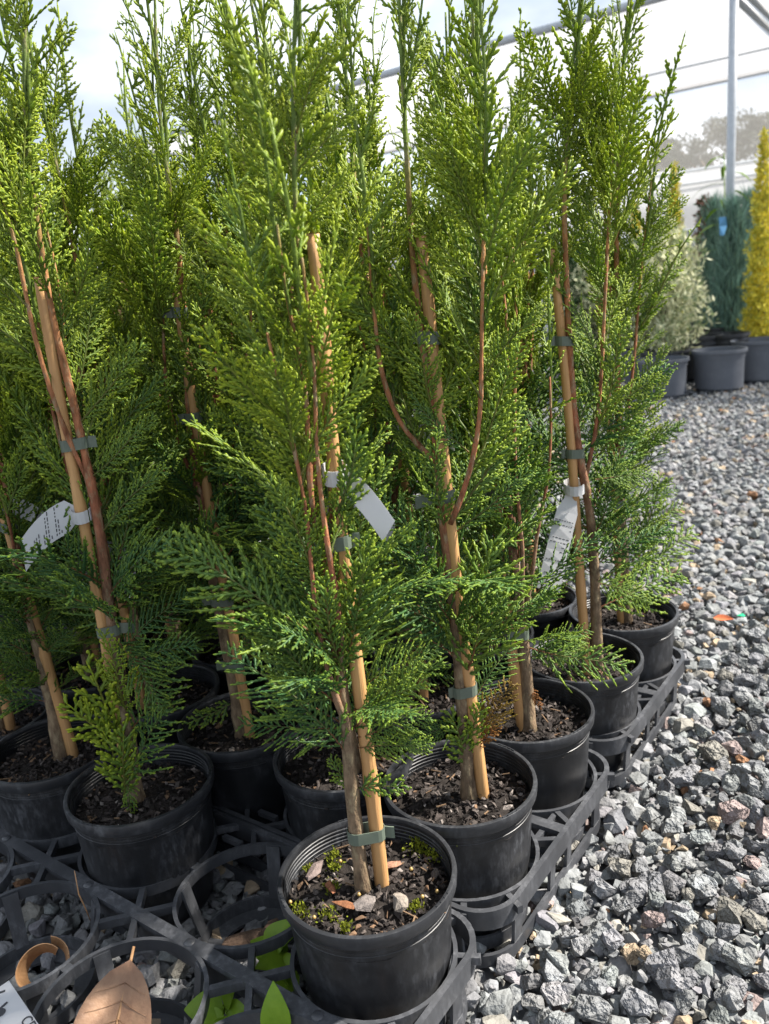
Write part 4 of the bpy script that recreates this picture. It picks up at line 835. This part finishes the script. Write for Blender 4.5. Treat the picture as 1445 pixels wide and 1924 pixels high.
exP = [E((215, 1190), (300, 1330), YP, 'L3', .25, dy=(0, -.06)), E((240, 1380), (310, 1270), YP, 'L1', .2, dy=(0, -.05)), E((240, 1350), (215, 1210), YP, 'U5', .7, dy=(0, -.055)), E((238, 1400), (120, 1330), YP, 'S0', .9, dy=(0, -.05)), E((238, 1390), (150, 1250), YP, 'S1', .9, dy=(0, -.04)), E((236, 1470), (285, 1340), YP, 'L1', .15, dy=(-.01, -.05), nrm=(-.6, -1, .2)), E((232, 1500), (240, 1380), YP, 'S0', .5, dy=(-.02, -.05), nrm=(.7, -1, .2)), E((236, 1480), (200, 1380), YP, 'S2', .9, dy=(-.01, -.05)), E((238, 1460), (245, 1540), YP, 'S1', .35, dy=(-.02, -.035)),
       E((225, 1250), (345, 1200), YP, 'L2', .05, dy=(0, -.04)), E((222, 1230), (330, 1110), YP, 'L3', .1, dy=(0, -.03)), E((205, 1140), (60, 1060), YP, 'L4', .1), E((200, 1120), (320, 980), YP, 'L0', .12, dy=(0, -.02)), E((150, 800), (260, 640), YP, 'U1', .5, dy=(0, -.03)), E((170, 900), (290, 780), YP, 'U2', .35, dy=(0, -.03)), E((190, 1000), (300, 860), YP, 'U4', .3, dy=(0, -.03))]
conifer(('a', 2), 'conifer with a yellow green tuft at its foot in the pot behind the empty rings', PX([(252, 1480), (243, 1400), (228, 1280), (204, 1130), (186, 980), (135, 740), (100, 610), (66, 400), (48, 250), (45, 60), (60, -160)], YP), (at_y(238, 1440, YP), at_y(75, 520, YP)), seed=6, ties=(.205, .405), extra=exP, tieside=1, lush=.9, h0=.24, clear=(.30, .60),
    tag_=(at_y(150, 965, YP)[2], (-.95, -.25, .05), dict(L=.062, w=.034, printed=True, r=.010, droop=.6)))
exQ = [E((430, 1240), (520, 1140), YQ, 'L0', .1), E((405, 1120), (290, 1075), YQ, 'L2', .1), E((440, 1320), (345, 1365), YQ, 'S1', .35, dy=(0, -.03)), E((395, 1040), (470, 900), YQ, 'L3', .12), E((390, 1030), (300, 930), YQ, 'L1', .1)]
conifer(('b', 2), 'conifer with two grey green ties and a dark forked trunk in the second row', PX([(452, 1372), (432, 1240), (402, 1100), (386, 985), (372, 900), (358, 840), (348, 640), (338, 480), (318, 350), (300, 230), (292, 60), (290, -60)], YQ), (at_y(467, 1380, YQ), at_y(330, 545, YQ)), seed=7, ties=(.10, .185, .405, .52), extra=exQ, tieside=-1, lush=.95, h0=.20,
    stems=[PX([(386, 985), (375, 930), (330, 820), (310, 720), (305, 560), (300, 400)], YQ), PX([(388, 1000), (415, 930), (450, 800), (470, 620), (480, 420)], YQ)])
conifer(('a', 3), 'conifer at the left edge with a leaning tan stake, next to the tufted conifer', PX([(112, 1405), (98, 1330), (76, 1230), (40, 1080), (10, 900), (-30, 600), (-60, 300)], YS_), (at_y(134, 1412, YS_), at_y(40, 1070, YS_) + (at_y(40, 1070, YS_) - at_y(134, 1412, YS_)) * 1.2), seed=8, ties=(.3, .45), tieside=-1, h0=.10, lush=.9, lowsc=.85,
    tag_=(.46, (.9, -.2, .1), dict(L=.06, w=.024, printed=False, r=.010, droop=.6)))
ORD = ['first', 'second', 'third', 'fourth', 'fifth', 'sixth', 'seventh', 'eighth', 'ninth', 'tenth', 'eleventh', 'twelfth']
RN = {'a': 'front', 'b': 'second', 'c': 'third', 'd': 'fourth', 'e': 'back'}
HT = {('e', 1): .80, ('e', 2): .76, ('e', 3): .83, ('d', 1): .86, ('d', 2): .84, ('c', 1): .88, ('c', 2): .92, ('b', 1): .80, ('b', 3): .90, ('c', 3): .84}
rest_ = [('a', 4)] + [('b', k) for k in (1, 3, 4, 5)] + [('c', k) for k in range(1, 8)] + [('d', k) for k in range(1, 10)] + [('e', k) for k in range(1, 11)]
TAGS = {('b', 1): (.47, (.8, -.5, -.3)), ('c', 1): (.50, (.9, -.3, .1)), ('c', 2): (.44, (-.5, -.6, -.6)), ('b', 3): (.38, (.5, -.7, -.6)), ('c', 4): (.42, (.6, -.8, -.3)), ('d', 1): (.50, (.8, -.6, -.2)), ('d', 3): (.44, (-.6, -.8, -.2)), ('d', 4): (.5, (.7, -.7, 0)), ('e', 3): (.46, (.6, -.8, -.2)), ('e', 5): (.42, (.6, -.8, -.4)), ('d', 6): (.45, (.6, -.8, -.4)), ('b', 4): (.36, (.4, -.8, -.7))}
for i, key in enumerate(rest_):
    r_, k = key; tg = TAGS.get(key); rr = np.random.default_rng(i + 50)
    lb = f'potted conifer, {ORD[k]} from the gravel edge in the {RN[r_]} row' + (' with a white label' if tg else '')
    conifer(key, lb, seed=20 + i, height=HT.get(key, rr.uniform(.70, .88)), lush=rr.uniform(.85, 1.05), tag_=None if tg is None else (tg[0], tg[1], dict(L=.065, w=.024, printed=rr.uniform() < .6, r=.010, droop=.4)), tieside=1 if rr.uniform() < .5 else -1, h0=.05 if r_ in 'abc' else .04)

# moss, prills and chips on the front pot's soil
def on_soil(p): return at_z(*p, ZS + .004) - cA
for (p, s, n) in (((790, 1590), .0105, 90), ((625, 1610), .006, 34), ((622, 1668), .006, 34), ((562, 1712), .007, 40), ((620, 1718), .007, 40), ((648, 1742), .005, 26), ((820, 1605), .009, 50), ((630, 1630), .005, 24), ((580, 1632), .004, 18), ((782, 1703), .005, 26)):
    mb = MB(); c = on_soil(p); pts = RNG.normal(0, 1, (n * 4, 3)) * np.array([.62, .62, .30]) * s + c; n *= 4; leaf_cloud(mb, pts, .0034, np.zeros((n, 3)), .5, (0, 0, 1.0)); mb.build('moss_tuft', M['moss'], A)
pm = MB(); pm.lathe([(0, -.0019), (.0013, -.0014), (.0019, 0), (.0013, .0014), (0, .0019)], 10); pm = pm.mesh('fertiliser_prill', M['prill'], True)
for p in ((773, 1638), (794, 1690), (675, 1686), (591, 1729), (546, 1700), (816, 1592), (640, 1623), (822, 1390 + 290)):
    o = link('fertiliser_prill', pm, A); o.location = on_soil(p) + np.array([0, 0, .003])
for p, s, rz, col in (((593, 1642), (.007, .019, .004), -.4, (.15, .115, .105)), ((752, 1703), (.009, .013, .008), .2, (.22, .19, .16)), ((655, 1708), (.017, .007, .004), -.5, (.20, .085, .04)), ((622, 1675), (.005, .015, .004), .4, (.22, .09, .045)), ((685, 1705), (.012, .012, .007), .3, (.15, .13, .12)), ((690, 1572), (.008, .014, .010), .1, (.16, .145, .135)), ((735, 1632), (.012, .007, .004), .1, (.26, .14, .09))):
    v, f = NEAR[int(RNG.integers(24))]; mb = MB(); mb.add(v * np.array(s) * 1.7, [tuple(q) for q in f], np.array(col)); o = mb.build('bark_chip', M['soil'], A); o.location = on_soil(p) + np.array([0, 0, .004]); o.rotation_euler = (0, 0, rz)

# ------------------------------------------------------------------ small things between the trays and on the gravel
def leaf_blade(L, w, nseg=12, fold=.25, curl=.0, tip=1.0, wav=0.0):
    """leaf with a folded midrib, along +Y"""
    mb = MB(); q = np.linspace(0, 1, nseg + 1); ws = w / 2 * np.sin(np.pi * q ** (.8 * tip)) ** .85; ws[0] = .0008; ws[-1] = .0003
    yv = L * q; zc = curl * L * (q - .5) ** 2; rows = []
    for s in (-1, -.5, 0, .5, 1): rows.append(np.stack([s * ws, yv, zc + abs(s) * ws * fold + wav * np.sin(q * 14 + s * 3) * ws], 1))
    V = np.stack(rows, 1); n = nseg + 1; top = V.reshape(-1, 3); F = [(i * 5 + j, i * 5 + j + 1, (i + 1) * 5 + j + 1, (i + 1) * 5 + j) for i in range(nseg) for j in range(4)]
    bot = top - np.array([0, 0, .0006]); m = len(top); mb.add(np.r_[top, bot], F + [tuple(m + k for k in reversed(f)) for f in F]); return mb
t = thing('fallen_leaf', 'large brown pointed dead leaf lying through an empty tray ring', 'dead leaf')
a = at_z(246, 1806, .092); b = at_z(205, 1990, .050); d = b - a; Lf = np.linalg.norm(d)
blade = leaf_blade(.150, .068, 14, .42, .1, 1.0, .02).build('blade', M['deadleaf'], t, True)
mb = MB(); mb.tube([(0, -.012, .001), (0, .02, .0005), (0, .08, .0), (0, .15, .0008)], [.0013, .0016, .0012, .0004], 6); rib = mb.build('midrib', M['curl'], t, True)
for k in range(9):
    for sg in (-1, 1):
        y0 = .018 + .014 * k; wk = .034 * math.sin(math.pi * ((y0 + .012) / .155) ** .8) ** .85 * .86
        mb = MB(); P = [(sg * wk * q, y0 + wk * q * (.55 - .1 * q), .42 * wk * q + .1 * .155 * ((y0 + wk * q * .5) / .155 - .5) ** 2 + .0006) for q in (0, .35, .7, 1)]; mb.tube(P, [.00035, .0003, .0002, .0001], 4); mb.build('vein', M['deadleaf'], t, True)
y_ = unit(d); z_ = unit(np.array([.10, -.55, .85]) - y_ * (np.array([.10, -.55, .85]) @ y_)); x_ = np.cross(y_, z_)
t.matrix_world = Matrix(((x_[0], y_[0], z_[0], a[0]), (x_[1], y_[1], z_[1], a[1]), (x_[2], y_[2], z_[2], a[2]), (0, 0, 0, 1)))
# curled leaf
mb = MB(); a_ = np.linspace(.3, 2 * math.pi + .9, 34); rr_ = .0165 + .0012 * a_; wv_ = .0125 * (1 - .5 * ((a_ - a_.mean()) / 3.6) ** 2)
P = np.stack([rr_ * np.cos(a_), rr_ * np.sin(a_) * .85, .003 * np.sin(a_ * 2)], 1); mb.ribbon(P, np.stack([.003 * np.cos(a_), .003 * np.sin(a_), wv_], 1), .0009)
o = mb.build('curled_leaf', M['curl'], None, False); p = at_z(80, 1815, .048); o.location = p; o.rotation_euler = (.75, -.20, .5); tag(o, 'small brown dead leaf curled into a loop inside an empty ring', 'dead leaf')
# weeds
def weed(label, stem_px, leaves, z=.06):
    b = at_z(*stem_px, .0); t = thing('weed', label, 'weed', b, group='green weeds between the trays')
    for (p0, p1, zz0, zz1, w) in leaves:
        q0 = at_z(*p0, zz0); q1 = at_z(*p1, zz1); d = q1 - q0; L = np.linalg.norm(d); y_ = d / L; up = np.array([RNG.normal(0, .18), -.35 + RNG.normal(0, .15), 1.0]); z_ = unit(up - y_ * (up @ y_)); x_ = np.cross(y_, z_)
        o = leaf_blade(L, L * w, 10, .16, -.35, .85).build('leaf', M['weed'], t, True); a = q0 - b
        o.matrix_local = Matrix(((x_[0], y_[0], z_[0], a[0]), (x_[1], y_[1], z_[1], a[1]), (x_[2], y_[2], z_[2], a[2]), (0, 0, 0, 1)))
        mb = MB(); s0 = np.array([0, 0, -.004]); mb.tube([s0, (s0 + a) / 2 + np.array([.003, 0, .008]), a], [.0012, .001, .0008], 6); mb.build('stem', M['weed'], t, True)
weed('cluster of bright green weed leaves left of the front pot', (520, 1830), [((535, 1800), (470, 1762), .045, .05, .75), ((500, 1790), (545, 1725), .05, .075, .8), ((545, 1800), (480, 1815), .05, .06, .7), ((520, 1800), (550, 1830), .05, .05, .8), ((540, 1850), (495, 1872), .04, .04, .8), ((525, 1775), (548, 1760), .06, .07, .8), ((560, 1850), (515, 1835), .03, .03, .85)])
weed('tall pointed weed leaf standing at the bottom edge left of the front pot', (515, 1960), [((522, 1955), (512, 1848), .06, .105, .55), ((515, 1940), (470, 1912), .05, .07, .7), ((530, 1950), (575, 1930), .05, .06, .7)])
weed('broad green weed leaves beside the large dead leaf at the bottom', (415, 1905), [((420, 1893), (345, 1895), .05, .055, .85), ((418, 1890), (440, 1850), .05, .07, .8), ((425, 1900), (462, 1895), .05, .055, .9), ((418, 1905), (380, 1930), .05, .04, .85), ((425, 1905), (430, 1950), .05, .05, .9)])
# orange leaf and green scrap on the gravel
o = leaf_blade(.036, .019, 10, .5, .3).build('orange_leaf', M['orange'], None, True); p = at_z(1341, 1163, .017); o.location = p; o.rotation_euler = (.12, .25, -2.2); tag(o, 'small orange fallen leaf on the gravel right of the back corner pot', 'dead leaf')
mb = MB(); mb.ribbon([(0, 0, 0), (.006, .002, .002), (.013, .001, .001)], [(0, .004, 0), (0, .005, .001), (0, .003, 0)], .001); o = mb.build('plastic_scrap', M['green']); o.location = at_z(1386, 1156, .017); o.rotation_euler = (0, 0, -.9); tag(o, 'tiny scrap of green plastic on the gravel near the orange leaf', 'scrap')
# dry twig over the tray
mb = MB(); mb.tube([at_z(140, 1636, .125), at_z(148, 1680, .10), at_z(160, 1705, .085), at_z(170, 1730, .06)], [.0005, .0007, .0007, .0005], 5); o = mb.build('dry_twig', M['curl'], None, True); tag(o, 'thin dry brown twig standing across an empty tray ring', 'twig')
# dead bark inside the empty ring
for i, (p, rz, s, lb) in enumerate((((455, 1765), .5, (.034, .011, .010), 'crumpled strip of dead bark lying inside the empty ring beside the front pot'), ((510, 1745), 1.4, (.024, .010, .012), 'dark piece of dead bark leaning in the empty ring near the weed'))):
    v, f = NEAR[i]; mb = MB(); mb.add(v * np.array(s) * 1.8, [tuple(q) for q in f], np.array((.13, .085, .06))); o = mb.build('bark_piece', M['soil']); o.location = at_z(*p, .022); o.rotation_euler = (.3, .3, rz); tag(o, lb, 'bark', 'bark pieces in the empty ring')
# white card at the lower left
zc = .094; c0 = at_z(17, 1843, zc); c1 = at_z(72, 1924, zc); ex = unit(c1 - c0); ez = unit(np.array([0, -.10, 1.0]) - ex * (np.array([0, -.10, 1.0]) @ ex)); ey = np.cross(ez, ex)
card = thing('price_label', 'white plastic label lying on the empty tray at the lower left corner', 'label'); card.matrix_world = Matrix(((ex[0], ey[0], ez[0], c0[0]), (ex[1], ey[1], ez[1], c0[1]), (ex[2], ey[2], ez[2], c0[2]), (0, 0, 0, 1)))
px1 = np.linalg.norm(c1 - c0) / 98.0; sgn = 1 if (at_z(0, 1900, zc) - c0) @ ey > 0 else -1
mb = MB(); mb.box((.052, sgn * .021, 0), (.104, .042, .0009)); mb.build('plate', M['tagw'], card)
fc = bpy.data.curves.new('letters', 'FONT'); fc.body = 'CE'; fc.size = .0125; fc.extrude = .0002; ft = bpy.data.objects.new('letters_curve', fc); COL.objects.link(ft); fm = bpy.data.meshes.new_from_object(ft.evaluated_get(bpy.context.evaluated_depsgraph_get())); bpy.data.objects.remove(ft); fm.materials.clear(); fm.materials.append(M['ink']); fo = link('letters', fm, card)
fo.location = (px1 * 76, sgn * .0095, .0009)
mb = MB()
def cardpt(p): q = at_z(*p, zc) - c0; return np.array([q @ ex, q @ ey, .0008])
for a, b in (((-22, 1872), (10, 1862)), ((-2, 1896), (14, 1883))): mb.bar(cardpt(a), cardpt(b), .0022, .0003)
mb.lathe([(0, .0002), (.0042, .0002), (.0042, 0)], 18, cardpt((1, 1902))); mb.build('print', M['ink'], card)
print('objects', len(bpy.data.objects), 'template tris', TRI)
